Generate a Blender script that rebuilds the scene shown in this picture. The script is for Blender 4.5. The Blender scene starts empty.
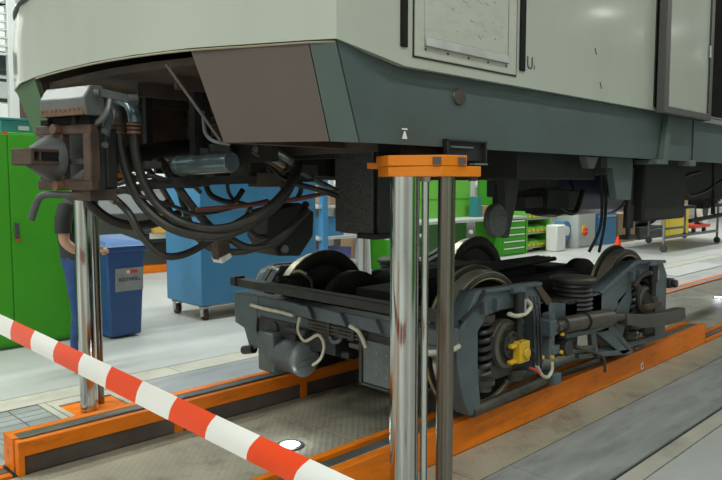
import bpy, bmesh, math, random
from mathutils import Vector, Matrix
random.seed(7)
S = bpy.context.scene
C = S.collection
R = math.radians

# ------------------------------------------------------------------ camera, world, lights, exposure
FPX, CX, CY, HOR, CAMH = 695.0, 361.0, 240.0, 183.0, 1.6
PITCH = math.atan((CY - HOR) / FPX)
YAW = R(45.15)
cam_d = bpy.data.cameras.new('camera')
cam = bpy.data.objects.new('camera', cam_d); C.objects.link(cam)
cam_d.sensor_width = 36; cam_d.sensor_fit = 'HORIZONTAL'; cam_d.lens = FPX / 722 * 36
cam_d.clip_start = 0.05; cam_d.clip_end = 200
cam.location = (0, 0, CAMH)
cam.rotation_euler = (math.pi / 2 - PITCH, 0, YAW - math.pi / 2)
S.camera = cam

w = bpy.data.worlds.new('world'); S.world = w; w.use_nodes = True
w.node_tree.nodes['Background'].inputs[0].default_value = (0.75, 0.8, 0.8, 1)
w.node_tree.nodes['Background'].inputs[1].default_value = 0.10
S.view_settings.view_transform = 'Standard'; S.view_settings.look = 'None'
S.view_settings.gamma = 1; S.view_settings.use_curve_mapping = False
S.view_settings.exposure = 0.0

LAMP_Z = 6.6
LAMP_POS = [(x, y) for y in (-6.0, -0.9, 6.6, 9.0) for x in (-5, -1, 3.5, 8, 13, 19.7, 23.6, 29)] + [(-5, -3.4), (-1, -3.4)]  # last pair is unseen fill, added to light the front
ROW_W = {-6.0: 14, -3.4: 120, -0.9: 92, 6.6: 145, 9.0: 125}
def hall_light(x, y):
    l = bpy.data.lights.new('hall_light', 'AREA'); l.shape = 'RECTANGLE'
    l.size = 2.6 if y > -5 else 0.9; l.size_y = 0.32; l.energy = ROW_W[y] * (1.7 if x < -2 else 1.0); l.color = (0.95, 1.0, 0.93)
    o = bpy.data.objects.new('hall_light', l); C.objects.link(o); o.location = (x, y, LAMP_Z - 0.02)
for p in LAMP_POS: hall_light(*p)

# ------------------------------------------------------------------ pixel -> place helpers
Fv = Vector((math.cos(PITCH) * math.cos(YAW), math.cos(PITCH) * math.sin(YAW), -math.sin(PITCH)))
Rv = Vector((math.sin(YAW), -math.cos(YAW), 0)); Uv = Rv.cross(Fv)
CAMP = Vector((0, 0, CAMH))
def ray(x, y): return Fv + Rv * ((x - CX) / FPX) - Uv * ((y - CY) / FPX)
def onY(x, y, Y): d = ray(x, y); return CAMP + d * (Y / d.y)
def onX(x, y, X): d = ray(x, y); return CAMP + d * (X / d.x)
def onZ(x, y, Z): d = ray(x, y); return CAMP + d * ((Z - CAMH) / d.z)

# ------------------------------------------------------------------ materials
MATS = {}
def mat(name, col, rough=0.5, metal=0.0, var=0.0, scale=8, col2=None, dirt=0.0, dirtcol=(0.05, 0.04, 0.03), bump=0.0,
        bscale=60, coat=0.0, spec=0.5, stretch=(1, 1, 1), dscale=3.0, emit=None, estr=0):
    m = bpy.data.materials.new(name); m.use_nodes = True
    nt = m.node_tree; N = nt.nodes; L = nt.links
    b = N['Principled BSDF']
    b.inputs['Roughness'].default_value = rough; b.inputs['Metallic'].default_value = metal
    b.inputs['Coat Weight'].default_value = coat; b.inputs['Coat Roughness'].default_value = 0.08
    b.inputs['Specular IOR Level'].default_value = spec
    b.inputs['Base Color'].default_value = (*col, 1)
    tc = N.new('ShaderNodeTexCoord'); mp = N.new('ShaderNodeMapping'); mp.inputs['Scale'].default_value = stretch
    L.new(tc.outputs['Object'], mp.inputs[0])
    src = None
    if var or col2:
        n = N.new('ShaderNodeTexNoise'); n.inputs['Scale'].default_value = scale; n.inputs['Detail'].default_value = 6
        L.new(mp.outputs[0], n.inputs[0])
        r = N.new('ShaderNodeMix'); r.data_type = 'RGBA'
        c2 = col2 if col2 else tuple(max(0, c * (1 - var)) for c in col)
        r.inputs[6].default_value = (*col, 1); r.inputs[7].default_value = (*c2, 1)
        ra = N.new('ShaderNodeMapRange'); ra.inputs[1].default_value = 0.35; ra.inputs[2].default_value = 0.68
        L.new(n.outputs[0], ra.inputs[0]); L.new(ra.outputs[0], r.inputs[0]); src = r.outputs[2]
    if dirt:
        n = N.new('ShaderNodeTexNoise'); n.inputs['Scale'].default_value = dscale; n.inputs['Detail'].default_value = 9
        n.inputs['Roughness'].default_value = 0.7
        L.new(mp.outputs[0], n.inputs[0])
        ra = N.new('ShaderNodeMapRange'); ra.inputs[1].default_value = 0.5; ra.inputs[2].default_value = 0.75
        ra.inputs[4].default_value = dirt
        L.new(n.outputs[0], ra.inputs[0])
        r = N.new('ShaderNodeMix'); r.data_type = 'RGBA'
        if src: L.new(src, r.inputs[6])
        else: r.inputs[6].default_value = (*col, 1)
        r.inputs[7].default_value = (*dirtcol, 1)
        L.new(ra.outputs[0], r.inputs[0]); src = r.outputs[2]
    if src: L.new(src, b.inputs['Base Color'])
    if bump:
        n = N.new('ShaderNodeTexNoise'); n.inputs['Scale'].default_value = bscale; n.inputs['Detail'].default_value = 4
        L.new(mp.outputs[0], n.inputs[0])
        bp = N.new('ShaderNodeBump'); bp.inputs['Strength'].default_value = bump; bp.inputs['Distance'].default_value = 0.01
        L.new(n.outputs[0], bp.inputs['Height']); L.new(bp.outputs[0], b.inputs['Normal'])
    if emit:
        b.inputs['Emission Color'].default_value = (*emit, 1); b.inputs['Emission Strength'].default_value = estr
    MATS[name] = m
    return m
def checker_plate(name, col, col2, rough=0.5):
    m = mat(name, col, rough, 0.0, col2=col2, scale=2.2, dirt=0.85, dirtcol=(0.07, 0.06, 0.045), dscale=2.3)
    nt = m.node_tree; N = nt.nodes; L = nt.links
    tc = N.new('ShaderNodeTexCoord'); mp = N.new('ShaderNodeMapping'); mp.inputs['Scale'].default_value = (26, 26, 26)
    mp.inputs['Rotation'].default_value = (0, 0, R(45))
    L.new(tc.outputs['Object'], mp.inputs[0])
    v = N.new('ShaderNodeTexVoronoi'); v.inputs['Randomness'].default_value = 0.0; v.inputs['Scale'].default_value = 1
    L.new(mp.outputs[0], v.inputs['Vector'])
    ra = N.new('ShaderNodeMapRange'); ra.inputs[1].default_value = 0.2; ra.inputs[2].default_value = 0.38
    ra.inputs[3].default_value = 1; ra.inputs[4].default_value = 0
    L.new(v.outputs['Distance'], ra.inputs[0])
    bp = N.new('ShaderNodeBump'); bp.inputs['Strength'].default_value = 0.5; bp.inputs['Distance'].default_value = 0.004
    L.new(ra.outputs[0], bp.inputs['Height']); L.new(bp.outputs[0], N['Principled BSDF'].inputs['Normal'])
    return m

mat('floor_paint', (0.50, 0.51, 0.50), 0.42, var=0.16, scale=1.2, dirt=0.30, dirtcol=(0.22, 0.21, 0.2), dscale=0.9)
mat('beige_strip', (0.52, 0.50, 0.43), 0.55, var=0.18, scale=3, dirt=0.45, dirtcol=(0.12, 0.1, 0.08), dscale=2)
checker_plate('beige_plate', (0.40, 0.375, 0.29), (0.31, 0.29, 0.225))
mat('steel_plate', (0.36, 0.38, 0.39), 0.4, 0.1, var=0.25, scale=2.0, dirt=0.5, dirtcol=(0.13, 0.12, 0.11), dscale=2.2, stretch=(0.5, 2.5, 1))
mat('steel_plate_dark', (0.43, 0.46, 0.45), 0.4, 0.15, var=0.3, scale=2.5, dirt=0.5, dirtcol=(0.09, 0.085, 0.08), dscale=3, stretch=(0.6, 3, 1))
mat('joint', (0.02, 0.02, 0.02), 0.9)
mat('orange', (0.86, 0.205, 0.006), 0.45, spec=0.3, var=0.15, scale=3, dirt=0.6, dirtcol=(0.10, 0.04, 0.015), dscale=4.5, stretch=(0.6, 2, 3))
mat('orange_clean', (0.76, 0.21, 0.008), 0.4, spec=0.35, var=0.12, scale=6, dirt=0.25, dirtcol=(0.25, 0.08, 0.02), dscale=8)
mat('dark_web', (0.115, 0.092, 0.08), 0.5, var=0.5, scale=4, dirt=0.5, dirtcol=(0.22, 0.07, 0.02))
mat('rail_grey', (0.22, 0.22, 0.2), 0.35, 0.6, var=0.3, scale=4)
mat('train_white', (0.42, 0.44, 0.385), 0.16, var=0.05, scale=2, dirt=0.06, dirtcol=(0.3, 0.27, 0.2), dscale=3, coat=0.35, stretch=(2, 2, 0.35))
mat('hatch_white', (0.44, 0.455, 0.40), 0.3, var=0.07, scale=3, dirt=0.35, dirtcol=(0.2, 0.19, 0.15), dscale=9, stretch=(1, 1, 2.5))
mat('skirt_slate', (0.068, 0.094, 0.095), 0.42, var=0.12, scale=3, dirt=0.2, dirtcol=(0.04, 0.045, 0.045), dscale=3)
mat('skirt_brown_reflection', (0.096, 0.073, 0.064), 0.5, var=0.08, scale=4)  # reddish reflection on the slate skirt, painted in as base colour
mat('skirt_green_reflection', (0.060, 0.125, 0.058), 0.5, var=0.08, scale=4)  # green reflection on the skirt facet, painted in as base colour
mat('skirt_chamfer', (0.082, 0.115, 0.105), 0.42, var=0.1, scale=4)
mat('black', (0.010, 0.010, 0.011), 0.9, spec=0.2)
mat('under_black', (0.015, 0.0145, 0.014), 0.65, var=0.4, scale=6)
mat('under_brown', (0.085, 0.058, 0.043), 0.7, var=0.5, scale=7, dirt=0.5, dirtcol=(0.04, 0.03, 0.024))
mat('speckled', (0.11, 0.118, 0.118), 0.75, var=0.6, scale=90, bump=0.6, bscale=110)
mat('rubber', (0.028, 0.025, 0.022), 0.45, var=0.4, scale=5, dirt=0.5, dirtcol=(0.085, 0.066, 0.048), dscale=6)
mat('rubber_black', (0.014, 0.014, 0.014), 0.5)
mat('rust', (0.085, 0.050, 0.034), 0.7, var=0.45, scale=14, dirt=0.5, dirtcol=(0.04, 0.03, 0.025), dscale=12)
mat('rust_light', (0.15, 0.075, 0.04), 0.65, var=0.4, scale=20)
mat('coupler_grey', (0.085, 0.09, 0.092), 0.5, 0.25, var=0.3, scale=9, dirt=0.35, dirtcol=(0.07, 0.05, 0.04))
mat('cover_grey', (0.135, 0.142, 0.145), 0.32, 0.1, var=0.12, scale=6, dirt=0.2)
mat('steel_light', (0.48, 0.48, 0.46), 0.35, 0.8, var=0.2, scale=10)
mat('red_pipe', (0.17, 0.05, 0.035), 0.5, var=0.3, scale=10)
mat('pipe_teal', (0.125, 0.18, 0.19), 0.25, 0.5, var=0.2, scale=9)
mat('chrome', (0.62, 0.63, 0.615), 0.10, 1.0, col2=(0.38, 0.36, 0.34), scale=9, stretch=(7, 7, 0.03))  # vertical streaks in the colour imitate reflections of the hall
mat('chrome_dull', (0.24, 0.22, 0.19), 0.2, 1.0, col2=(0.12, 0.09, 0.07), scale=6, stretch=(7, 7, 0.05))  # darker streaks likewise painted in place of reflections
mat('bogie_slate', (0.092, 0.118, 0.135), 0.38, var=0.25, scale=5, dirt=0.7, dirtcol=(0.035, 0.032, 0.028), dscale=4)
mat('bogie_dark', (0.027, 0.029, 0.029), 0.5, var=0.4, scale=8, dirt=0.5, dirtcol=(0.06, 0.048, 0.036), dscale=6)
mat('bogie_grime', (0.085, 0.075, 0.06), 0.5, 0.2, var=0.5, scale=9, dirt=0.5, dirtcol=(0.03, 0.025, 0.02), dscale=8)
mat('wheel_dark', (0.028, 0.025, 0.022), 0.55, var=0.4, scale=6)
mat('wheel_tread', (0.80, 0.73, 0.58), 0.35, 0.6, var=0.35, scale=6)
mat('rim_bright', (0.85, 0.74, 0.48), 0.32, 0.7, var=0.3, scale=9)
mat('wheel_rim', (0.15, 0.14, 0.12), 0.4, 0.5, var=0.4, scale=7)
mat('motor_grey', (0.12, 0.145, 0.15), 0.38, 0.2, var=0.25, scale=8, dirt=0.3, dirtcol=(0.05, 0.045, 0.04))
mat('cap_grey', (0.24, 0.28, 0.28), 0.35, 0.3, var=0.2, scale=14)
mat('spring_dark', (0.05, 0.05, 0.048), 0.4, 0.2, var=0.4, scale=10)
mat('yellow', (0.70, 0.42, 0.02), 0.45, var=0.2, scale=12, dirt=0.4, dirtcol=(0.25, 0.13, 0.02), dscale=15)
mat('cream_cable', (0.62, 0.58, 0.45), 0.5, var=0.3, scale=20, dirt=0.3)
mat('damper_brown', (0.085, 0.072, 0.06), 0.4, 0.3, var=0.3, scale=10)
mat('tape_red', (0.95, 0.070, 0.012), 0.32, spec=0.35)
mat('tape_white', (0.95, 0.95, 0.94), 0.32, spec=0.4)
mat('cab_green', (0.055, 0.34, 0.018), 0.5, spec=0.3, var=0.06, scale=2)
mat('green_dark', (0.05, 0.19, 0.03), 0.45)
mat('green_bright', (0.14, 0.46, 0.05), 0.4)
mat('worktop', (0.45, 0.46, 0.45), 0.4)
mat('bin_blue', (0.026, 0.090, 0.27), 0.42, var=0.12, scale=6)
mat('bin_lid', (0.06, 0.15, 0.36), 0.38, var=0.12, scale=6)
mat('cart_blue', (0.050, 0.235, 0.46), 0.42, var=0.06, scale=2)
mat('label_grey', (0.32, 0.33, 0.35), 0.5, var=0.15, scale=20)
mat('ink', (0.06, 0.06, 0.07), 0.6)
mat('white_paint', (0.75, 0.76, 0.74), 0.4)
mat('light_grey', (0.50, 0.51, 0.51), 0.45, var=0.06, scale=3)
mat('mid_grey', (0.25, 0.26, 0.27), 0.45)
mat('red', (0.65, 0.05, 0.03), 0.45)
mat('teal', (0.03, 0.20, 0.22), 0.45)
mat('purple_bin', (0.09, 0.10, 0.30), 0.45)
mat('cardboard', (0.36, 0.24, 0.14), 0.7, var=0.1, scale=8)
mat('skin', (0.50, 0.29, 0.20), 0.5)
mat('tshirt', (0.020, 0.021, 0.022), 0.8)
mat('jeans', (0.022, 0.062, 0.20), 0.8, var=0.25, scale=14)
mat('hair', (0.04, 0.025, 0.015), 0.6)
mat('shoe', (0.03, 0.03, 0.03), 0.5)
mat('wall_grey', (0.66, 0.68, 0.66), 0.7, var=0.05, scale=1)
mat('ceiling_grey', (0.42, 0.43, 0.43), 0.8)
mat('glass_dark', (0.02, 0.025, 0.028), 0.06, spec=0.8)
mat('lamp_glow', (0.9, 0.95, 1.0), 0.4, emit=(0.85, 0.93, 1.0), estr=9)
mat('tube_glow', (1, 1, 1), 0.4, emit=(1, 1, 0.95), estr=6)
mat('wood_yellow', (0.50, 0.30, 0.05), 0.5)
mat('edge_beige', (0.30, 0.27, 0.17), 0.5)
mat('door_grey', (0.075, 0.073, 0.066), 0.45)
mat('far_yellow', (0.72, 0.55, 0.03), 0.45)
mat('tank_blue', (0.07, 0.09, 0.16), 0.3, 0.2, var=0.2, scale=5)

# ------------------------------------------------------------------ mesh builder
def basis(d):
    d = d.normalized()
    a = Vector((0, 0, 1)) if abs(d.z) < 0.9 else Vector((1, 0, 0))
    u = d.cross(a).normalized(); v = d.cross(u).normalized()
    return u, v
def catmull(pts, n=6, closed=False):
    pts = [Vector(p) for p in pts]
    if len(pts) < 3: return pts
    out = []
    m = len(pts)
    for i in range(m if closed else m - 1):
        g = (lambda k: pts[k % m]) if closed else (lambda k: pts[min(max(k, 0), m - 1)])
        p0, p1, p2, p3 = g(i - 1), g(i), g(i + 1), g(i + 2)
        for s in range(n):
            t = s / n
            out.append(0.5 * ((2 * p1) + (p2 - p0) * t + (2 * p0 - 5 * p1 + 4 * p2 - p3) * t * t + (3 * p1 - p0 - 3 * p2 + p3) * t ** 3))
    if not closed: out.append(pts[-1])
    return out
class MB:
    def __init__(s): s.v = []; s.f = []; s.m = []; s.mi = 0
    def add(s, vs, fs):
        o = len(s.v); s.v += [Vector(p) for p in vs]
        for f in fs: s.f.append([i + o for i in f]); s.m.append(s.mi)
        return s
    def box(s, x0, x1, y0, y1, z0, z1):
        vs = [(x, y, z) for x in (x0, x1) for y in (y0, y1) for z in (z0, z1)]
        return s.add(vs, [(0, 1, 3, 2), (4, 6, 7, 5), (0, 4, 5, 1), (2, 3, 7, 6), (0, 2, 6, 4), (1, 5, 7, 3)])
    def cbox(s, c, sx, sy, sz, M=None):
        c = Vector(c); vs = []
        for x in (-.5, .5):
            for y in (-.5, .5):
                for z in (-.5, .5):
                    p = Vector((x * sx, y * sy, z * sz)); vs.append(c + (M @ p if M else p))
        return s.add(vs, [(0, 1, 3, 2), (4, 6, 7, 5), (0, 4, 5, 1), (2, 3, 7, 6), (0, 2, 6, 4), (1, 5, 7, 3)])
    def bar(s, p0, p1, wd, ht):
        p0, p1 = Vector(p0), Vector(p1); d = (p1 - p0).normalized(); u, v = basis(d)
        vs = [p + u * a * wd / 2 + v * b * ht / 2 for p in (p0, p1) for a, b in ((-1, -1), (1, -1), (1, 1), (-1, 1))]
        return s.add(vs, [(0, 1, 2, 3), (7, 6, 5, 4), (0, 4, 5, 1), (1, 5, 6, 2), (2, 6, 7, 3), (3, 7, 4, 0)])
    def prism(s, poly, ax, a, b):
        """poly: 2D points; ax 'x': (y,z) 'y': (x,z) 'z': (x,y)"""
        f = {'x': lambda p, t: (t, p[0], p[1]), 'y': lambda p, t: (p[0], t, p[1]), 'z': lambda p, t: (p[0], p[1], t)}[ax]
        n = len(poly)
        vs = [f(p, a) for p in poly] + [f(p, b) for p in poly]
        return s.add(vs, [list(range(n))[::-1], list(range(n, 2 * n))] + [(i, (i + 1) % n, (i + 1) % n + n, i + n) for i in range(n)])
    def cyl(s, p0, p1, r, r2=None, n=16, cap=True):
        p0, p1 = Vector(p0), Vector(p1); r2 = r if r2 is None else r2; u, v = basis(p1 - p0)
        vs = [p0 + (u * math.cos(2 * math.pi * i / n) + v * math.sin(2 * math.pi * i / n)) * r for i in range(n)]
        vs += [p1 + (u * math.cos(2 * math.pi * i / n) + v * math.sin(2 * math.pi * i / n)) * r2 for i in range(n)]
        fs = [(i, (i + 1) % n, (i + 1) % n + n, i + n) for i in range(n)]
        if cap: fs += [list(range(n))[::-1], list(range(n, 2 * n))]
        return s.add(vs, fs)
    def tube(s, pts, r, n=8, sub=6, closed=False):
        P = catmull(pts, sub, closed); k = len(P); vs = []
        d0 = (P[1] - P[0]).normalized(); u, _ = basis(d0)
        for i in range(k):
            if closed: d = P[(i + 1) % k] - P[i - 1]
            else: d = P[min(i + 1, k - 1)] - P[max(i - 1, 0)]
            d.normalize(); u = (u - d * u.dot(d)).normalized(); v = d.cross(u)
            rr = r(i / (k - 1)) if callable(r) else r
            vs += [P[i] + (u * math.cos(2 * math.pi * j / n) + v * math.sin(2 * math.pi * j / n)) * rr for j in range(n)]
        fs = []
        for i in range(k if closed else k - 1):
            a, b = i * n, ((i + 1) % k) * n
            fs += [(a + j, a + (j + 1) % n, b + (j + 1) % n, b + j) for j in range(n)]
        if not closed: fs += [list(range(n))[::-1], list(range((k - 1) * n, k * n))]
        return s.add(vs, fs)
    def lathe(s, prof, o, d, n=32, closed=True):
        """prof: (radius, distance along d)"""
        o, d = Vector(o), Vector(d).normalized(); u, v = basis(d); k = len(prof); vs = []
        for i in range(n):
            a = 2 * math.pi * i / n; e = u * math.cos(a) + v * math.sin(a)
            vs += [o + e * r + d * t for r, t in prof]
        fs = []
        for i in range(n):
            j = (i + 1) % n
            for q in range(k if closed else k - 1):
                q2 = (q + 1) % k
                fs.append((i * k + q, i * k + q2, j * k + q2, j * k + q))
        return s.add(vs, fs)
    def ball(s, c, rx, ry=None, rz=None, n=12):
        ry = rx if ry is None else ry; rz = rx if rz is None else rz; c = Vector(c); vs = []; fs = []
        h = n // 2
        for i in range(h + 1):
            t = math.pi * i / h
            for j in range(n):
                a = 2 * math.pi * j / n
                vs.append(c + Vector((rx * math.sin(t) * math.cos(a), ry * math.sin(t) * math.sin(a), rz * math.cos(t))))
        for i in range(h):
            for j in range(n):
                fs.append((i * n + j, (i + 1) * n + j, (i + 1) * n + (j + 1) % n, i * n + (j + 1) % n))
        return s.add(vs, fs)
    def build(s, name, mats, parent=None, bevel=0, solid=0, angle=35, seg=2):
        me = bpy.data.meshes.new(name)
        off = Vector(parent['_o']) if parent is not None and '_o' in parent else Vector((0, 0, 0))
        me.from_pydata([tuple(p - off) for p in s.v], [], s.f)
        bm = bmesh.new(); bm.from_mesh(me)
        bmesh.ops.remove_doubles(bm, verts=bm.verts, dist=1e-5)
        bmesh.ops.recalc_face_normals(bm, faces=bm.faces)
        bm.to_mesh(me); bm.free()
        if len(me.polygons) == len(s.m): me.polygons.foreach_set('material_index', s.m)
        for mm in (mats if isinstance(mats, (list, tuple)) else [mats]): me.materials.append(MATS[mm])
        me.shade_smooth(); me.set_sharp_from_angle(angle=R(angle))
        o = bpy.data.objects.new(name, me); C.objects.link(o)
        if parent is not None: o.parent = parent; o['_o'] = tuple(off)
        else: o['_o'] = (0, 0, 0)
        if solid:
            md = o.modifiers.new('solid', 'SOLIDIFY'); md.thickness = solid; md.offset = 0
            es = o.modifiers.new('split', 'EDGE_SPLIT'); es.split_angle = R(angle)
        if bevel:
            md = o.modifiers.new('bevel', 'BEVEL'); md.width = bevel; md.segments = seg; md.limit_method = 'ANGLE'; md.angle_limit = R(40)
        return o
def thing(name, label, cat, loc=(0, 0, 0), group=None):
    o = bpy.data.objects.new(name, None); C.objects.link(o); o.empty_display_size = 0.1
    o.location = loc; o['_o'] = tuple(loc); tag(o, label, cat, group); return o
def tag(o, label, cat, group=None):
    o['label'] = label; o['category'] = cat
    if group: o['group'] = group
    return o
def struct(o): o['kind'] = 'structure'; return o
def part(name, m, parent, f, **k):
    b = MB(); f(b); return b.build(name, m, parent, **k)
def B(name, m, parent, x0, x1, y0, y1, z0, z1, bevel=0.004):
    return MB().box(x0, x1, y0, y1, z0, z1).build(name, m, parent, bevel=bevel)
def copy_tree(o, parent=None):
    c = o.copy(); C.objects.link(c); c.parent = parent
    for ch in [q for q in bpy.data.objects if q.parent == o]: copy_tree(ch, c)
    return c
def text(name, s, size, m, parent, M, ext=0.001):
    cu = bpy.data.curves.new(name, 'FONT'); cu.body = s; cu.size = size; cu.extrude = ext; cu.align_x = 'CENTER'; cu.align_y = 'CENTER'
    t = bpy.data.objects.new(name, cu); C.objects.link(t)
    dg = bpy.context.evaluated_depsgraph_get(); me = bpy.data.meshes.new_from_object(t.evaluated_get(dg))
    bpy.data.objects.remove(t); me.materials.clear(); me.materials.append(MATS[m])
    off = Vector(parent['_o']); me.transform(Matrix.Translation(-off) @ M)
    o = bpy.data.objects.new(name, me); C.objects.link(o); o.parent = parent; o['_o'] = tuple(off); return o

CT = 3.29          # track centre
XH0, XH1, YH0, YH1, ZH = -9, 36, -9, 17, 7.2
# ------------------------------------------------------------------ setting
fl = struct(B('floor', 'joint', None, XH0, XH1, YH0, YH1, -0.4, -0.012, 0))
def plates(m, y0, y1, xs, name='floor_plate', gap=0.006, top=0.0):
    for a, b in zip(xs[:-1], xs[1:]):
        B(name, m, fl, a + gap / 2, b - gap / 2, y0 + gap / 2, y1 - gap / 2, -0.03, top, 0.0)
def rng(a, b, st):
    o = [a]
    while o[-1] + st < b - 0.3: o.append(o[-1] + st)
    return o + [b]
plates('floor_paint', YH0, 1.50, rng(XH0, XH1, 9.0), 'floor_panel')
plates('beige_strip', 1.505, 1.612, rng(XH0, XH1, 4.0), 'floor_strip')
plates('steel_plate_dark', 1.632, 2.12, [XH0, -4, 0.1, 3.3, 6.5, 9.7, 12.9, 20, 28, XH1])
plates('beige_plate', 2.125, 2.43, rng(XH0, XH1, 3.0))
plates('beige_plate', 2.65, 3.93, [XH0, -4, -1.0, 1.27, 2.95, 4.6, 6.25, 7.3, 10, 13, 18, 24, 30, XH1])
plates('steel_plate', 4.15, 5.15, [XH0, -4, -1.2, 1.30])
plates('steel_plate', 4.15, 5.15, [2.55, 4.2, 5.9, 7.6, 9.3, 11, 13, 16, 20, 26, XH1])
plates('beige_strip', 5.155, 5.42, rng(XH0, XH1, 4.0), 'floor_strip')
plates('floor_paint', 5.425, 11.0, rng(XH0, XH1, 9.0), 'floor_panel', gap=0.004)
plates('floor_paint', 11.0, YH1, rng(XH0, XH1, 9.0), 'floor_panel', gap=0.004)
# slatted cover and post pit beside the far beam
B('floor_plate', 'steel_plate', fl, 1.30, 1.36, 4.15, 5.15, -0.03, 0, 0)
for i in range(9):
    y = 4.17 + i * 0.108
    B('grate_slat', 'steel_plate', fl, 1.365, 1.60, y, y + 0.098, -0.03, -0.001, 0)
    B('grate_slat', 'steel_plate', fl, 1.61, 1.80, y, y + 0.098, -0.03, -0.001, 0)
plates('beige_strip', 4.15, 5.15, [1.81, 1.86])
plates('beige_strip', 5.04, 5.15, [1.86, 2.33]); plates('beige_strip', 4.15, 4.56, [1.86, 2.33]); plates('beige_strip', 4.15, 5.15, [2.33, 2.55])
def pit(b):
    b.box(1.865, 2.325, 4.565, 4.60, -0.03, 0.004).box(1.865, 2.325, 5.00, 5.035, -0.03, 0.004)
    b.box(1.865, 1.90, 4.60, 5.00, -0.03, 0.004).box(2.29, 2.325, 4.60, 5.00, -0.03, 0.004)
part('pit_frame', 'beige_strip', fl, pit)
B('pit_base', 'orange', fl, 1.90, 2.29, 4.60, 5.00, -0.03, -0.008, 0)
# flush rails with orange edge bars beyond the raised beams, both tracks
def flush(y0, y1, x0, x1):
    B('edge_bar', 'orange', fl, x0, x1, y0, y0 + 0.05, -0.03, 0.015, 0)
    B('edge_bar', 'orange', fl, x0, x1, y1 - 0.07, y1, -0.03, 0.015, 0)
    B('floor_rail', 'rail_grey', fl, x0, x1, y0 + 0.07, y1 - 0.085, -0.03, 0.012, 0)
for x0, x1 in ((XH0, 1.24), (7.34, XH1)):
    flush(2.435, 2.645, x0, x1); flush(3.935, 4.145, x0, x1)

struct(B('wall_back', 'wall_grey', None, XH0, XH1, YH1, YH1 + 0.2, -0.4, ZH, 0))
struct(B('wall_front', 'wall_grey', None, XH0, XH1, YH0 - 0.2, YH0, -0.4, ZH, 0))
struct(B('wall_right', 'wall_grey', None, XH1, XH1 + 0.2, YH0 - 0.2, YH1 + 0.2, -0.4, ZH, 0))
struct(B('wall_left', 'wall_grey', None, XH0 - 0.2, XH0, YH0 - 0.2, YH1 + 0.2, -0.4, ZH, 0))
struct(B('ceiling', 'ceiling_grey', None, XH0 - 0.2, XH1 + 0.2, YH0 - 0.2, YH1 + 0.2, ZH, ZH + 0.2, 0))

# hall lamps (fixtures holding the area lights above, the added fill pair too)
lamp0 = thing('ceiling_lamp', 'long fluorescent ceiling lamp hanging under the hall roof', 'lamp', (0, 0, LAMP_Z), 'fluorescent ceiling lamps')
part('housing', 'light_grey', lamp0, lambda b: b.prism([(-.2, LAMP_Z + .0), (.2, LAMP_Z + .0), (.1, LAMP_Z + .12), (-.1, LAMP_Z + .12)], 'x', -1.4, 1.4))
for dx in (-1, 1): part('hanger', 'mid_grey', lamp0, lambda b: b.cyl((dx, 0, LAMP_Z + .12), (dx, 0, ZH), 0.012, n=6))
for i, (x, y) in enumerate(LAMP_POS):
    o = lamp0 if i == 0 else copy_tree(lamp0); o.location = (x, y, LAMP_Z)

# ------------------------------------------------------------------ raised rail beams
BX0, BX1, BZ = 1.27, 7.27, 0.19
def rail_beam(s, label):
    Y = lambda o: CT + s * o
    def bx(b, o0, o1, z0, z1, x0=BX0, x1=BX1):
        a, c = sorted((Y(o0), Y(o1))); b.box(x0, x1, a, c, z0, z1)
    t = thing('rail_beam', label, 'rail beam', ((BX0 + BX1) / 2, Y(0.75), 0))
    part('outer_beam', 'orange', t, lambda b: bx(b, 0.80, 0.86, 0, BZ), bevel=0.004)
    part('rail', 'rail_grey', t, lambda b: bx(b, 0.7175, 0.797, 0.03, BZ - 0.002), bevel=0.006)
    part('inner_flange', 'orange', t, lambda b: bx(b, 0.63, 0.675, 0.105, BZ), bevel=0.004)
    part('inner_web', 'dark_web', t, lambda b: bx(b, 0.645, 0.675, 0, 0.104), bevel=0.002)
    part('base_plate', 'dark_web', t, lambda b: bx(b, 0.677, 0.797, 0, 0.028))
    for x in (BX0, BX1 - 0.03): part('end_plate', 'orange', t, lambda b: (bx(b, 0.628, 0.68, 0, BZ + .002, x - .002, x + 0.032), bx(b, 0.712, 0.862, 0, BZ + .002, x - .002, x + 0.032)), bevel=0.003)
    for x in [BX0 + 0.95 + i * 1.05 for i in range(5)]:
        part('stiffener', 'orange', t, lambda b: bx(b, 0.634, 0.646, 0.0, 0.104, x, x + 0.06))
    return t
far_beam = rail_beam(1, 'raised orange rail beam with dark recessed web, on the side of the blue bin')
near_beam = rail_beam(-1, 'raised orange rail beam with full orange outer face and a round sticker')
def sticker(b):
    p = onY(642, 366, CT - 0.862)
    b.lathe([(0.0001, 0), (0.028, 0), (0.028, -.002), (0.0001, -.002)], p, (0, 1, 0), n=20, closed=False)
p_st = onY(642, 366, CT - 0.8605)
st = part('sticker', 'white_paint', near_beam, lambda b: b.cyl(p_st, p_st + Vector((0, -.002, 0)), 0.040, n=20))
part('mark', 'red', st, lambda b: b.tube([p_st + Vector((0.036 * math.cos(a), -.003, 0.036 * math.sin(a))) for a in [i * math.pi / 8 for i in range(16)]], 0.003, n=5, sub=1, closed=True))
part('mark', 'ink', st, lambda b: b.bar(p_st + Vector((-.012, -.003, -.014)), p_st + Vector((.01, -.003, .012)), .012, .002))

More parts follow.
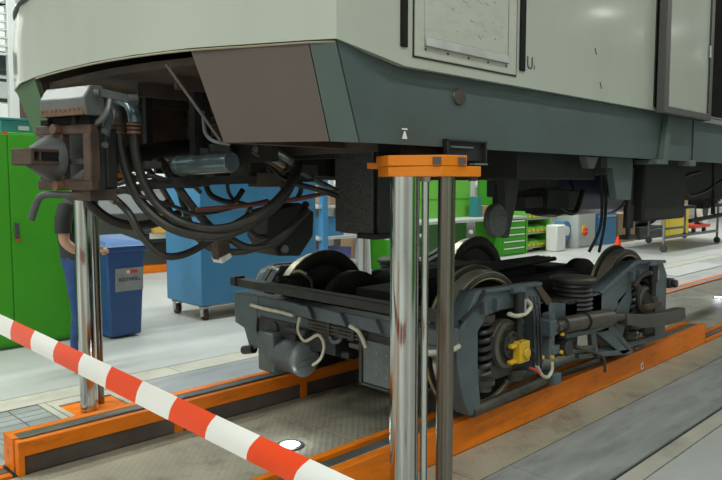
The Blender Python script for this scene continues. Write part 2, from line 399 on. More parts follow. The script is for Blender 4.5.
# ------------------------------------------------------------------ floor lamps
def floor_lamp(x, y, label, r=0.085):
    t = thing('floor_lamp', label, 'lamp', (x, y, 0), 'round floor lamps along the track')
    part('ring', 'rail_grey', t, lambda b: b.lathe([(r, 0), (r, .01), (r * .72, .012), (r * .72, 0)], (x, y, 0), (0, 0, 1), n=28))
    part('lens', 'lamp_glow', t, lambda b: b.lathe([(0.001, .018), (r * .5, .016), (r * .715, .008), (r * .715, .0)], (x, y, 0), (0, 0, 1), n=24, closed=False))
    l = bpy.data.lights.new('floor_lamp_light', 'POINT'); l.energy = 1.2; l.shadow_soft_size = 0.05; l.color = (.85, .93, 1)
    o = bpy.data.objects.new('floor_lamp_light', l); C.objects.link(o); o.location = (x, y, 0.09)
p = onZ(290, 444, 0.012); floor_lamp(p.x, p.y, 'glowing round floor lamp between the rails, in front of the bogie')
for px, wh_ in (((717, 297), 'farther along the track behind the bogie'), ((668, 316), 'right behind the bogie')):
    p = onZ(*px, 0.012); floor_lamp(p.x, CT, 'small glowing round floor lamp between the rails, ' + wh_, 0.075)

# ------------------------------------------------------------------ rail vehicle
TR = thing('rail_vehicle', 'pale grey railcar with dark slate skirt, lifted off its bogie', 'train', (8, CT, 1.757))
HW = 1.40
YN, YF = CT - HW, CT + HW
def nose(dx=0.0):
    """plan contour from near side to far side"""
    near = [(1.75, 1.40), (1.70, 1.315), (1.59, 1.10), (1.472, 0.87), (1.392, 0.60), (1.345, 0.32), (1.325, 0.0)]
    far = [(1.326, 0.30), (1.355, 0.60), (1.43, 0.90), (1.54, 1.15), (1.68, 1.33), (1.75, 1.40)]
    pts = [(x + dx, CT - y) for x, y in near] + [(x + dx, CT + y) for x, y in far]
    return pts
def zbot(x): return 2.12 if x < 1.76 else (2.065 if x > 2.1 else 2.12 - 0.055 * (x - 1.76) / 0.34)
DX0, DX1 = 5.42, 6.72
XE = 21.0
def shell():
    b = MB()
    sidex = [XE, DX1, DX0, 4.64, 3.2, 2.45, 2.11, 1.93]
    plan = [(x, YN) for x in sidex] + nose() + [(x, YF) for x in sidex[::-1]]
    lev = [None, 2.35, 2.53, 3.35, 4.0, 4.25]
    inset = [0, 0, 0, 0.0, 0.03, 0.25]; back = [0, .0, .02, .25, .55, .8]
    n = len(plan); ids = []
    vs = []
    for k, z in enumerate(lev):
        for i, (x, y) in enumerate(plan):
            zz = zbot(x) if z is None else z
            yy = y + (inset[k] if y < CT else -inset[k]) * min(1, abs(y - CT) / HW)
            xx = x + (back[k] * max(0, min(1, (2.6 - x) / 1.2)) if x < 2.6 else 0)
            vs.append((xx, yy, zz))
    fs = []
    for k in range(len(lev) - 1):
        for i in range(n - 1):
            x0, x1 = plan[i][0], plan[i + 1][0]
            if k < 4 and {round(x0, 2), round(x1, 2)} == {DX0, DX1} and plan[i][1] < CT: continue
            wind = k == 2 and x0 < 1.72 and x1 < 1.72
            b.mi = 1 if wind else 0
            fs.append(((k * n + i, k * n + i + 1, (k + 1) * n + i + 1, (k + 1) * n + i), b.mi))
    b.v = [Vector(p) for p in vs]; b.f = [list(f) for f, _ in fs]; b.m = [m for _, m in fs]
    # roof
    b.mi = 0
    top = [vs[(len(lev) - 1) * n + i] for i in range(n)]
    b.add([(x, y, z + .001) for x, y, z in top], [list(range(n))])
    return b
sh = shell().build('body_shell', ['train_white', 'glass_dark'], TR, solid=0.03, angle=28)
# windscreen frame line
part('windscreen_seal', 'rubber_black', TR, lambda b: b.tube([(x + 0.006, y, 2.533) for x, y in nose()[1:-1]], 0.014, n=6, sub=3))
# yellow line along the nose edge
part('edge_trim', 'edge_beige', TR, lambda b: b.tube([(x - 0.012 if x < 1.74 else x, y, 2.112) for x, y in nose()[:8]], 0.004, n=6, sub=3))
# inside of the doorway
part('vestibule_floor', 'mid_grey', TR, lambda b: b.box(2.2, XE - .2, YN + .04, YF - .04, 2.07, 2.11))
part('door_sill', 'steel_light', TR, lambda b: b.box(DX0, DX1, YN - .015, YN + .06, 2.045, 2.075))
part('vestibule_wall', 'bogie_dark', TR, lambda b: b.box(DX0 - .1, DX1 + .2, CT + .2, CT + .25, 2.1, 4.1))
part('vestibule_wall', 'bogie_dark', TR, lambda b: b.box(DX1 + .1, DX1 + .15, YN + .04, CT + .3, 2.1, 4.1))
part('vestibule_wall', 'bogie_dark', TR, lambda b: b.box(DX0 - .15, DX0 - .1, YN + .04, CT + .3, 2.1, 4.1))
p = onY(719, 26, CT - 1.0); part('notice', 'light_grey', TR, lambda b: b.cbox((DX1 + .09, 2.15, 2.75), .01, .14, .16))
# door leaf, pushed out in front of the body side
YD = YN - 0.075
dl = part('door_leaf', 'train_white', TR, lambda b: b.box(4.57, 5.28, YD, YD + .03, 2.09, 4.0), bevel=0.004)
def dframe(b):
    b.box(4.50, 4.57, YD - .012, YD + .04, 2.045, 4.05).box(5.28, 5.34, YD - .012, YD + .04, 2.045, 4.05).box(4.57, 5.28, YD - .012, YD + .04, 2.045, 2.092)
part('door_frame', 'door_grey', dl, dframe, bevel=0.005)
part('door_pocket', 'rubber_black', TR, lambda b: b.box(4.50, 4.60, YN - .022, YN - .014, 2.085, 4.0))
part('door_handle', 'steel_light', dl, lambda b: b.cyl((5.25, YD - .02, 2.48), (5.25, YD - .02, 2.56), .008, n=8))
# hatch and seals on the side
YS = YN - 0.016
def frame_rect(b, x0, x1, z0, z1, t, y0, y1):
    b.box(x0, x1, y0, y1, z0, z0 + t).box(x0, x0 + t, y0, y1, z0 + t, z1).box(x1 - t, x1, y0, y1, z0 + t, z1).box(x0, x1, y0, y1, z1, z1 + t)
hx0, hx1 = onY(410, 40, YN).x, onY(513, 60, YN).x
ht = part('hatch', 'hatch_white', TR, lambda b: b.box(hx0 + .006, hx1 - .006, YS - .006, YS, 2.112, 3.3), bevel=0.003)
part('hatch_gap', 'joint', TR, lambda b: frame_rect(b, hx0 - .002, hx1 + .002, 2.106, 3.3, .006, YS - .003, YS + .002))
ix0, ix1 = onY(420, 40, YN).x, onY(503, 60, YN).x
part('inner_panel', 'hatch_white', ht, lambda b: b.box(ix0, ix1, YS - .011, YS - .005, 2.195, 3.2), bevel=0.002)
part('panel_gap', 'joint', ht, lambda b: b.box(ix1, ix1 + .006, YS - .009, YS - .004, 2.16, 3.2))
def kick(b):
    b.prism([(YS - .006, 2.155), (YS - .02, 2.158), (YS - .012, 2.195), (YS - .006, 2.197)], 'x', ix0, ix1)
part('kick_strip', 'steel_light', ht, kick)
for i in range(5):
    x = ix0 + (ix1 - ix0) * (i + .05) / 4.1
    part('rivet', 'ink', ht, lambda b: b.cyl((x, YS - .005, 2.145), (x, YS - .011, 2.145), .005, n=8))
for pl, pr, pb in ((397, 404, 47), (516, 521.5, 71)):
    a, c, zb = onY(pl, pb, YN).x, onY(pr, pb, YN).x, onY(pl, pb, YN).z
    part('vent_slot', 'black', TR, lambda b: b.box(a, c, YS - .008, YS + .002, zb, 3.4), bevel=0.006)
scr = random.Random(3)
def scratches(b):
    for i in range(16):
        x = scr.uniform(ix0 + .05, ix1 - .05); z = scr.uniform(2.24, 2.42); a = scr.uniform(-.6, .2); l = scr.uniform(.008, .03)
        b.bar((x, YS - .0112, z), (x + l * math.cos(a), YS - .0112, z + l * math.sin(a)), .003, .0008)
part('scratch_marks', 'mid_grey', ht, scratches)
TXM = lambda p: Matrix.Translation(p) @ Matrix.Rotation(R(90), 4, 'X')
p = onY(527, 64, YN); text('lettering', 'U', 0.085, 'ink', TR, TXM((p.x, YS - .001, p.z)))
p = onY(531.5, 68, YN); text('lettering', '1', 0.03, 'ink', TR, TXM((p.x, YS - .001, p.z)))
for q in ((595, 48), (600, 82)):
    a = onY(*q, YS - .001); part('scuff_mark', 'ink', TR, lambda b: b.bar(a, a + Vector((.02, 0, -.035)), .005, .001))

# skirt
ZS = 1.757
YK = YN + 0.035
def quad(b, *ps): b.add(ps, [list(range(len(ps)))])
part('skirt_side', 'skirt_slate', TR, lambda b: quad(b, (2.11, YK, ZS), (6.1, YK, ZS), (6.1, YK, 2.10), (2.11, YK, 2.10)), solid=0.02)
part('skirt_corner', 'skirt_slate', TR, lambda b: (quad(b, (1.90, YK, ZS), (2.11, YK, ZS), (2.11, YK, 2.10)), quad(b, (1.90, YK, ZS), (2.11, YK, 2.10), (1.752, YN + .006, 2.118))), solid=0.02, angle=3)
part('skirt_side', 'skirt_slate', TR, lambda b: quad(b, (6.115, YK, ZS), (XE, YK, ZS), (XE, YK, 2.10), (6.115, YK, 2.10)), solid=0.02)
part('skirt_far_side', 'skirt_slate', TR, lambda b: quad(b, (1.9, YF - .035, ZS), (XE, YF - .035, ZS), (XE, YF - .035, 2.10), (2.11, YF - .035, 2.10), (1.752, YF - .006, 2.118)), solid=0.02)
part('skirt_chamfer', 'skirt_chamfer', TR, lambda b: quad(b, (1.78, YK + .03, ZS), (1.90, YK, ZS), (1.752, YN + .006, 2.118), (1.70, CT - 1.31, 2.118)), solid=0.02)
part('skirt_front_panel', 'skirt_brown_reflection', TR, lambda b: quad(b, (1.55, 2.31, ZS), (1.78, YK + .03, ZS), (1.70, CT - 1.31, 2.118), (1.59, CT - 1.10, 2.118), (1.477, CT - .87, 2.118)), solid=0.02)
part('skirt_front_panel', 'skirt_green_reflection', TR, lambda b: quad(b, (1.46, CT + .40, ZS), (1.515, CT + .76, ZS), (1.435, CT + .90, 2.118), (1.362, CT + .6, 2.118), (1.334, CT + .34, 2.118)), solid=0.02)
part('skirt_chamfer', 'skirt_chamfer', TR, lambda b: quad(b, (1.515, CT + .76, ZS), (1.9, YF - .035, ZS), (1.752, YF - .006, 2.118), (1.435, CT + .90, 2.118)), solid=0.02)
# oval cover plate, jacking triangle
p = onY(459, 97, YK - .012)
part('oval_cover', 'damper_brown', TR, lambda b: b.add([(p.x + sc * .046 * math.cos(a), p.y - dy, p.z + sc * .037 * math.sin(a)) for sc, dy in ((1, 0), (.9, .008)) for a in [i * math.pi / 10 for i in range(20)]],
     [(i, (i + 1) % 20, (i + 1) % 20 + 20, i + 20) for i in range(20)] + [list(range(20, 40))]))
p = onY(404.5, 134, YK - .0125)
def tri(b):
    b.bar((p.x - .017, p.y - .001, p.z + .020), (p.x + .017, p.y - .001, p.z + .020), .002, .006)
    b.add([(p.x - .017, p.y - .001, p.z - .020), (p.x + .017, p.y - .001, p.z - .020), (p.x + .004, p.y - .001, p.z + .012), (p.x - .004, p.y - .001, p.z + .012)], [(0, 1, 2, 3)])
part('jacking_mark', 'white_paint', TR, tri)
# brackets on the skirt
def bracket1(b):
    a = onY(666, 116, YK - .02); c = onY(661, 160, YK - .02)
    b.prism([(a.x - .03, a.z), (a.x + .04, a.z), (c.x + .05, c.z), (c.x - .04, c.z)], 'y', YK - .05, YK - .012)
    b.box(c.x - .14, c.x + .05, YK - .05, YK + .1, c.z - .03, c.z)
part('step_bracket', 'skirt_chamfer', TR, bracket1, bevel=0.003)
part('panel_joint', 'joint', TR, lambda b: b.box(5.30, 5.315, YK - .014, YK - .009, ZS, 2.06))
part('clip', 'cover_grey', TR, lambda b: b.box(5.22, 5.34, YK - .03, YK + .05, ZS - .035, ZS + .005), bevel=0.004)
part('jacking_clip', 'rubber_black', TR, lambda b: (b.box(2.405, 2.415, YK - .04, YK - .012, 1.70, 1.79), b.box(2.405, 2.70, YK - .04, YK - .012, 1.782, 1.792), b.box(2.69, 2.70, YK - .04, YK - .012, 1.69, 1.79), b.box(2.405, 2.69, YK - .02, YK - .0115, 1.70, 1.785)), bevel=0.002)
part('clip_lip', 'cover_grey', TR, lambda b: (b.box(2.44, 2.60, YK - .035, YK - .02, 1.755, 1.763), b.box(2.60, 2.70, YK - .045, YK - .012, 1.682, 1.69)))
part('jacking_pad', 'black', TR, lambda b: b.box(2.17, 2.45, YK + .02, YK + .16, 1.711, 1.80), bevel=0.01)

# underframe
part('underframe', 'under_black', TR, lambda b: b.box(2.25, XE, YK + .02, YF - .06, 1.86, 2.06))
part('bay_ceiling', 'under_brown', TR, lambda b: b.prism([(x + .06, y) for x, y in nose()[2:-2]] + [(2.4, YF - .1), (2.4, YN + .1)], 'z', 2.07, 2.10))
part('bay_rear_wall', 'under_brown', TR, lambda b: b.box(2.22, 2.26, YK + .03, YF - .06, 1.74, 2.08))
part('bay_side_plate', 'under_brown', TR, lambda b: b.add([(1.49, 2.43, 2.10), (2.22, 2.43, 2.10), (2.22, 2.34, ZS), (1.565, 2.325, ZS)], [(0, 1, 2, 3)]), solid=0.012)
part('bay_side_plate', 'under_brown', TR, lambda b: b.add([(1.345, CT + .33, 2.10), (2.22, CT + .42, 2.10), (2.22, CT + .42, ZS), (1.475, CT + .40, ZS)], [(0, 1, 2, 3)]), solid=0.012)
for z in (1.93, 1.97): part('bay_pipe', 'rust', TR, lambda b: b.tube([(2.205, 2.5, z), (2.205, 4.1, z)], .009, n=6))
for (a, c, r) in (((165, 64), (222, 140), .012), ((240, 96), (300, 84), .01)):
    pass
part('bay_strut', 'damper_brown', TR, lambda b: b.bar(onY(166, 64, 2.55), onY(221, 141, 2.36), .014, .010))
part('bay_pipe', 'cover_grey', TR, lambda b: b.tube([onY(203, 112, 2.6), onY(204, 124, 2.55), onY(206, 134, 2.5), onY(214, 141, 2.42), onY(230, 144, 2.37)], .008, n=8))
for y in (2.75, 3.1, 3.5, 3.85): part('bay_rib', 'under_brown', TR, lambda b: b.box(1.6, 2.22, y, y + .02, 2.01, 2.08))
# end cylinder, actuators and boxes under the cab
def cylunder(b):
    a, c = onY(181, 166, 2.98), onY(232, 162, 2.62)
    b.cyl(a, c, .046, n=20); d = (c - a).normalized(); b.cyl(a - d * .012, a + d * .02, .050, n=20)
part('air_cylinder', 'pipe_teal', TR, cylunder, bevel=0.003)
part('cylinder_bracket', 'under_black', TR, lambda b: (b.box(2.0, 2.04, 2.6, 3.0, 1.70, 2.08), b.box(2.3, 2.34, 2.5, 3.2, 1.72, 2.0)))
part('actuator', 'steel_light', TR, lambda b: (b.cyl(onY(254, 148, 2.72), onY(284, 166, 2.72), .016, n=10), b.cyl(onY(262, 143, 2.74), onY(292, 162, 2.74), .02, n=10)))
part('actuator_rod', 'rust_light', TR, lambda b: b.cyl(onY(252, 152, 2.70), onY(282, 170, 2.70), .008, n=8))
part('red_pipe', 'red_pipe', TR, lambda b: b.tube([onY(196, 210, 2.9), onY(240, 206, 2.86), onY(290, 200, 2.8), onY(337, 191, 2.76)], .012, n=8))
def guard(b):
    b.tube([onY(300, 172, 2.8), onY(318, 182, 2.79), onY(337, 192, 2.77)], .02, n=8)
part('guard_bar', 'pipe_teal', TR, guard)
part('sand_hose_ring', 'damper_brown', TR, lambda b: b.tube([onY(x, y, 2.85) for x, y in ((286, 196), (282, 184), (288, 175), (298, 178), (301, 190), (296, 200))], .013, n=8))
def octbox(b):
    ps = [onY(x, y, 2.98) for x, y in ((268, 212), (300, 203), (314, 212), (313, 236), (300, 256), (278, 256), (268, 238))]
    b.add(ps + [q + Vector((.02, .22, 0)) for q in ps], [list(range(7))[::-1], list(range(7, 14))] + [(i, (i + 1) % 7, (i + 1) % 7 + 7, i + 7) for i in range(7)])
part('sand_box', 'under_black', TR, octbox, bevel=0.006)
part('sand_box_lid', 'cover_grey', TR, lambda b: b.cyl(onY(284, 249, 2.97), onY(284, 249, 2.965) + Vector((0, -.01, 0)), .022, n=14))
rr = random.Random(11)
for i in range(22):
    q = onY(rr.uniform(150, 305), rr.uniform(146, 182), rr.uniform(2.75, 3.6)); q.z = max(q.z, 1.6)
    part('fitting', ('under_black', 'under_brown', 'bogie_dark')[i % 3], TR, lambda b: b.cbox(q, rr.uniform(.04, .16), rr.uniform(.04, .14), rr.uniform(.03, .10), Matrix.Rotation(rr.uniform(0, 3), 3, 'Z')), bevel=.004)
part('cross_beam', 'under_black', TR, lambda b: (b.box(2.28, 2.62, 2.98, 4.2, 1.70, 1.87), b.box(2.62, 2.75, 2.98, 4.2, 1.64, 1.87)))
part('support_arm', 'under_black', TR, lambda b: (b.bar(onY(143, 185, 3.1), onY(200, 181, 3.0), .05, .05), b.bar(onY(200, 181, 3.0), onY(312, 178, 2.8), .06, .04), b.bar((2.15, 2.9, 1.6), (2.1, 2.9, 2.05), .06, .06), b.bar((1.85, 3.0, 1.62), (1.85, 3.0, 2.05), .05, .05)))
part('support_arm', 'under_black', TR, lambda b: b.tube([onY(205, 183, 3.2), onY(212, 196, 3.2), onY(232, 202, 3.1), onY(243, 190, 3.1)], .015, n=8))
# speckled traction block
k0 = onY(375, 180, 2.6)
def block(b):
    b.box(k0.x + .03, k0.x + .27, 2.60, 2.92, 1.315, 1.87)
part('traction_block', 'speckled', TR, lambda b: b.box(k0.x, k0.x + .02, 2.625, 2.915, 1.325, 1.87), bevel=0.003)
part('traction_block', 'bogie_dark', TR, block, bevel=0.008)
part('block_foot', 'under_black', TR, lambda b: b.box(k0.x - .01, k0.x + .28, 2.59, 2.73, 1.295, 1.325), bevel=0.004)
# damper bracket with rounded pad
def plate_px(b, pts, Yp, th):
    ps = [onY(x, y, Yp) for x, y in pts]; n = len(ps)
    b.add(ps + [q + Vector((0, th, 0)) for q in ps], [list(range(n))[::-1], list(range(n, 2 * n))] + [(i, (i + 1) % n, (i + 1) % n + n, i + n) for i in range(n)])
db = part('damper_bracket', 'bogie_dark', TR, lambda b: plate_px(b, ((504, 146), (524, 146), (517, 200), (509, 238), (503, 238), (506, 200)), 2.36, .06), bevel=0.006)
part('damper_pad', 'speckled', db, lambda b: plate_px(b, [(499 + 9 * math.cos(a), 221 + 17 * math.sin(a)) for a in [i * math.pi / 9 for i in range(18)]], 2.31, .05), bevel=0.008)
# further underframe equipment
part('equipment_box', 'under_black', TR, lambda b: (b.box(3.3, 4.2, 2.1, 3.9, 1.62, 1.87), b.box(4.2, 6.0, 2.25, 4.3, 1.66, 1.87)), bevel=0.01)
part('equipment_box', 'under_black', TR, lambda b: b.box(5.0, 5.78, 2.12, 2.26, 1.32, 1.87), bevel=0.02)
part('equipment_box', 'under_black', TR, lambda b: (b.box(6.0, 9, 2.3, 4.2, 1.45, 1.87), b.box(9.3, 14, 2.1, 4.4, 1.40, 1.87)), bevel=0.02)
part('air_tank', 'tank_blue', TR, lambda b: b.lathe([(.001, 0), (.12, .02), (.19, .08), (.2, .15), (.2, 2.0), (.19, 2.07), (.12, 2.13), (.001, 2.15)], (4.95, 3.0, 1.52), (1, 0, 0), n=28, closed=False))
for x in (5.2, 6.2): part('tank_strap', 'under_black', TR, lambda b: b.lathe([(.205, 0), (.205, .04), (.2, .04), (.2, 0)], (x, 3.0, 1.52), (1, 0, 0), n=28))
part('hanging_bracket', 'skirt_slate', TR, lambda b: plate_px(b, ((608, 157), (633, 157), (633, 168), (631, 200), (617, 200), (613, 168), (608, 168)), 2.0, .05), bevel=0.004)
def link2(b):
    a = onY(583, 156, 2.0); b.prism([(a.x, ZS), (a.x + .16, ZS), (a.x + .11, ZS - .07), (a.x + .05, ZS - .07)], 'y', 1.98, 2.03)
part('hanging_bracket', 'cover_grey', TR, link2, bevel=0.004)
def damper(b):
    t, m, e = onY(631, 168, 2.2), onY(629, 205, 2.2), onY(628, 237, 2.2)
    b.cyl(t, m, .024, n=12); b.cyl(m, onY(628, 228, 2.2), .036, n=14); b.cyl(onY(628, 228, 2.2), e, .018, n=10); b.cbox(e, .14, .07, .03)
part('vertical_damper', 'rubber_black', TR, damper)
for q, dd in (((601, 150), 0), ((605, 150), .02)):
    part('hanging_cable', 'rubber_black', TR, lambda b: b.tube([onY(q[0], 160, 2.45), onY(q[0] + 1, 200, 2.45), onY(q[0] - 1, 228, 2.45), onY(q[0] - 12 + dd * 300, 252, 2.5)], .012, n=8))
part('cable_loop', 'rubber', TR, lambda b: b.tube([onY(x, y, 2.3) for x, y in ((700, 172), (684, 178), (688, 195), (704, 192), (722, 180))], .014, n=8))
part('cable_loop', 'rubber', TR, lambda b: b.tube([onY(x, y, 2.2) for x, y in ((672, 162), (668, 168), (655, 172), (640, 171))], .012, n=8))
part('cable_loop', 'rubber', TR, lambda b: b.tube([onY(x, y, 2.6) for x, y in ((545, 172), (548, 195), (560, 208), (575, 212), (583, 190))], .02, n=8))
part('hanging_pipe', 'under_black', TR, lambda b: (b.bar(onY(713, 160, 2.3), onY(713, 214, 2.3), .03, .03), b.bar(onY(690, 221, 2.2), onY(760, 207, 2.2), .03, .03)))
rr = random.Random(5)
for i in range(34):
    q = onY(rr.uniform(515, 560), rr.uniform(165, 205), rr.uniform(2.6, 3.6)) if i < 24 else onY(rr.uniform(696, 722), rr.uniform(168, 205), rr.uniform(2.5, 3.4))
    part('fitting', ('under_black', 'bogie_dark')[i % 2], TR, lambda b: b.cbox(q, rr.uniform(.1, .35), rr.uniform(.08, .3), rr.uniform(.06, .2)), bevel=.006)

# coupler -----------------------------------------------------
ca = R(15)
n_ = Vector((-math.cos(ca), -math.sin(ca), 0)); s_ = Vector((math.sin(ca), -math.cos(ca), 0)); z_ = Vector((0, 0, 1))
KC = onY(64, 157, 3.08)
def K(u, v, w=0): return KC + s_ * u + z_ * v + n_ * w
KM = Matrix((s_, n_, z_)).transposed()          # local (u, w, v)
def kb(b, u0, u1, v0, v1, w0, w1): b.cbox(K((u0 + u1) / 2, (v0 + v1) / 2, (w0 + w1) / 2), u1 - u0, w1 - w0, v1 - v0, KM)
def head(b):
    kb(b, -.19, .175, .10, .14, -.04, 0); kb(b, -.19, .175, -.145, -.10, -.04, 0)
    kb(b, .125, .175, -.10, .10, -.04, 0); kb(b, -.17, -.01, -.10, .10, -.04, 0)
    kb(b, -.01, .125, -.10, .10, -.13, -.12)
KH = part('coupler_head', 'rust', TR, head, bevel=0.008)
part('head_housing', 'bogie_dark', KH, lambda b: (kb(b, .13, .165, -.14, .13, -.09, -.04), kb(b, -.15, .13, -.14, .13, -.18, -.12)), bevel=0.01)
part('funnel_bar', 'coupler_grey', KH, lambda b: kb(b, -.01, .125, -.03, -.008, -.10, -.03))
part('funnel_plate', 'coupler_grey', KH, lambda b: b.add([K(-.01, -.10, -.03), K(.125, -.10, -.03), K(.10, -.05, -.12), K(.0, -.04, -.12)], [(0, 1, 2, 3)]), solid=.006)
def cone(b): b.lathe([(.001, .105), (.045, .105), (.052, .095), (.10, .015), (.108, -.005)], K(-.085, -.005), n_, n=20, closed=False)
part('cone', 'coupler_grey', KH, cone)
def fork(b):
    kb(b, -.125, .010, .018, .032, .03, .15); kb(b, -.125, .010, -.036, -.020, .03, .15); kb(b, -.125, .010, -.036, .032, .15, .165)
    kb(b, -.125, .010, -.02, .02, .115, .123)
part('fork', 'rust', KH, fork, bevel=0.003)
part('slot', 'black', KH, lambda b: kb(b, -.12, .005, -.020, .018, .02, .112))
for v in (.12, -.125): part('bolt', 'rust_light', KH, lambda b: b.cyl(K(-.03, v, -.02), K(-.03, v, .03), .022, n=10))
for v in (.11, .05): part('bolt', 'cover_grey', KH, lambda b: b.cyl(K(.172, v, -.07), K(.188, v, -.07), .014, n=8))
part('release_handle', 'coupler_grey', KH, lambda b: b.tube([K(.06, -.17, -.05), K(-.03, -.165, .0), K(-.09, -.166, .035), K(-.115, -.185, .05), K(-.13, -.225, .06), K(-.15, -.275, .065)], .016, n=10))
part('handle_bearing', 'under_brown', KH, lambda b: (b.cyl(K(.02, -.165, -.03), K(.13, -.165, -.05), .024, n=12), kb(b, .05, .14, -.19, -.14, -.16, -.02)))
# electric coupler cover on top
KT = part('cover_box', 'cover_grey', TR, lambda b: b.add([K(u, v, w) for u in (-.085, .205) for v, w in ((.17, .04), (.24, .052), (.295, .015), (.298, -.05), (.17, -.06))],
     [(0, 1, 2, 3, 4), (9, 8, 7, 6, 5)] + [(i, (i + 1) % 5, (i + 1) % 5 + 5, i + 5) for i in range(5)]), bevel=0.006)
part('cover_rim', 'rust_light', KT, lambda b: kb(b, -.085, .19, .17, .205, -.05, .047), bevel=0.003)
for i in range(9): part('rim_hole', 'ink', KT, lambda b: b.cyl(K(-.07 + i * .030, .192, .045), K(-.07 + i * .030, .192, .050), .0035, n=6))
part('cover_mount', 'black', KT, lambda b: (kb(b, -.09, .18, .14, .175, -.06, .01), kb(b, -.11, -.06, .138, .16, -.02, .03), kb(b, .10, .12, .138, .18, -.02, .03)))
part('arm_plate', 'coupler_grey', TR, lambda b: (b.bar(onX(97, 92, 1.31), onX(139, 101, 1.47), .022, .035), b.cyl(onX(94, 93, 1.28), onX(100, 93, 1.30), .018, n=10), b.cyl(onX(128, 98, 1.42), onX(138, 98, 1.46), .018, n=10)), bevel=0.003)
part('strap', 'cover_grey', TR, lambda b: b.tube([onX(110, 99, 1.36), onX(107, 112, 1.34), onX(99, 121, 1.32), onX(87, 126, 1.29)], .014, n=8))
def vplates(b):
    b.bar(onX(109, 112, 1.40), onX(98, 178, 1.36), .022, .035); b.bar(onX(100, 124, 1.38), onX(95, 178, 1.35), .018, .03)
    b.cyl(onX(97, 178, 1.345), onX(97, 178, 1.375), .030, n=14)
part('link_plate', 'bogie_slate', TR, vplates, bevel=0.003)
part('link_bolt', 'cover_grey', TR, lambda b: b.cyl(onX(97, 178, 1.335), onX(97, 178, 1.35), .020, n=8))
part('drawbar', 'under_black', TR, lambda b: (b.cyl(K(0, 0, -.15), (2.25, CT + .1, 1.82), .045, n=16), b.cyl(K(0, 0, -.3), K(0, 0, -.45), .06, n=16)))
for q in ((onX(85, 196, 1.5), onX(150, 186, 1.7)), (onX(90, 186, 1.5), onX(140, 178, 1.7)), ((1.9, 3.0, 1.72), (1.9, 3.0, 2.05)), ((1.75, 3.3, 1.72), (1.75, 3.3, 2.05))):
    part('drawbar_support', 'under_black', TR, lambda b: b.bar(q[0], q[1], .04, .035))
part('pipe_elbow', 'pipe_teal', TR, lambda b: b.tube([onX(118, 103, 1.52), onX(123, 101, 1.50), onX(130, 105, 1.50), onX(134, 113, 1.50), onX(135, 123, 1.50)], .030, n=14))
part('pipe_elbow', 'bogie_dark', TR, lambda b: b.tube([onX(116, 104, 1.52), onX(118, 112, 1.48), onX(118, 124, 1.47)], .026, n=12))
for q in ((118, 128, 1.47), (134, 128, 1.50)):
    a = onX(*q)
    part('hose_clamp', 'rust_light', TR, lambda b: [b.cyl(a + Vector((0, 0, dz)), a + Vector((0, 0, dz + .012)), .032, n=14) for dz in (-.026, -.008, .010)] and None)
for q in ((146, 150), (164, 155)):
    part('plug', 'steel_light', TR, lambda b: b.cyl(onX(q[0] - 5, q[1] - 4, 1.8), onX(q[0] + 5, q[1] + 5, 1.85), .016 if q[0] < 150 else .009, n=10))
# hoses: pixel path, with the X of each end
def hose(pts, x0, x1, r, m='rubber', name='hose'):
    k = len(pts)
    P = [onX(x, y, x0 + (x1 - x0) * (i / (k - 1)) ** 1.8) for i, (x, y) in enumerate(pts)]
    return part(name, m, TR, lambda b: b.tube(P, r, n=10))
hose([(134, 126), (135, 150), (142, 178), (158, 205), (182, 222), (214, 229), (246, 222), (272, 205), (292, 182), (300, 165)], 1.50, 2.25, .021)
hose([(118, 128), (121, 152), (130, 182), (146, 208), (172, 228), (205, 236), (236, 231), (262, 216), (285, 195), (296, 170)], 1.47, 2.25, .024)
hose([(84, 192), (92, 206), (110, 220), (134, 226), (158, 222), (178, 214)], 1.40, 1.95, .025)
hose([(113, 197), (128, 212), (142, 236), (160, 254), (178, 256), (198, 248), (222, 232), (250, 215)], 1.50, 2.1, .018)
hose([(160, 160), (180, 190), (200, 216), (216, 232)], 1.75, 2.0, .021)
hose([(176, 176), (184, 206), (194, 232), (210, 248), (236, 252), (262, 246), (288, 230), (308, 210)], 1.85, 2.35, .018)
hose([(220, 228), (232, 240), (250, 248), (272, 244), (294, 226), (306, 204)], 2.0, 2.4, .020)
hose([(166, 200), (176, 222), (196, 238), (216, 240)], 1.8, 2.0, .014)
hose([(250, 207), (246, 222), (256, 236), (270, 236)], 2.1, 2.3, .014)
hose([(112, 188), (140, 196), (170, 205), (200, 214), (240, 206)], 1.5, 2.1, .009)
hose([(118, 184), (150, 176), (185, 186), (215, 182)], 1.55, 2.1, .012)
hose([(136, 190), (150, 206), (176, 218), (206, 212), (240, 206), (268, 200)], 1.7, 2.2, .007)
hose([(140, 160), (150, 172), (160, 185), (172, 205)], 1.75, 2.0, .016)
hose([(150, 150), (165, 168), (185, 178), (200, 192)], 1.8, 2.1, .013)
hose([(228, 176), (228, 190), (234, 200), (246, 204)], 2.1, 2.2, .01)
hose([(256, 150), (268, 165), (285, 180), (320, 190), (337, 196)], 2.15, 2.5, .014)
part('coupling_plug', 'steel_light', TR, lambda b: b.cyl(onX(110, 196, 1.49), onX(116, 201, 1.5), .022, n=10))
tg = part('hose_end', 'rust', TR, lambda b: b.prism([(onY(214, 240, 2.98).x, onY(214, 236, 2.98).z), (onY(227, 240, 2.98).x, onY(227, 238, 2.98).z), (onY(229, 254, 2.98).x, onY(229, 255, 2.98).z), (onY(217, 262, 2.98).x, onY(217, 260, 2.98).z)], 'y', 2.96, 3.02), bevel=0.004)
part('white_tip', 'white_paint', tg, lambda b: b.prism([(onY(218, 258, 2.97).x, onY(218, 258, 2.97).z), (onY(228, 253, 2.97).x, onY(228, 253, 2.97).z), (onY(229, 257, 2.97).x, onY(229, 257, 2.97).z), (onY(220, 263, 2.97).x, onY(220, 263, 2.97).z)], 'y', 2.945, 3.03))

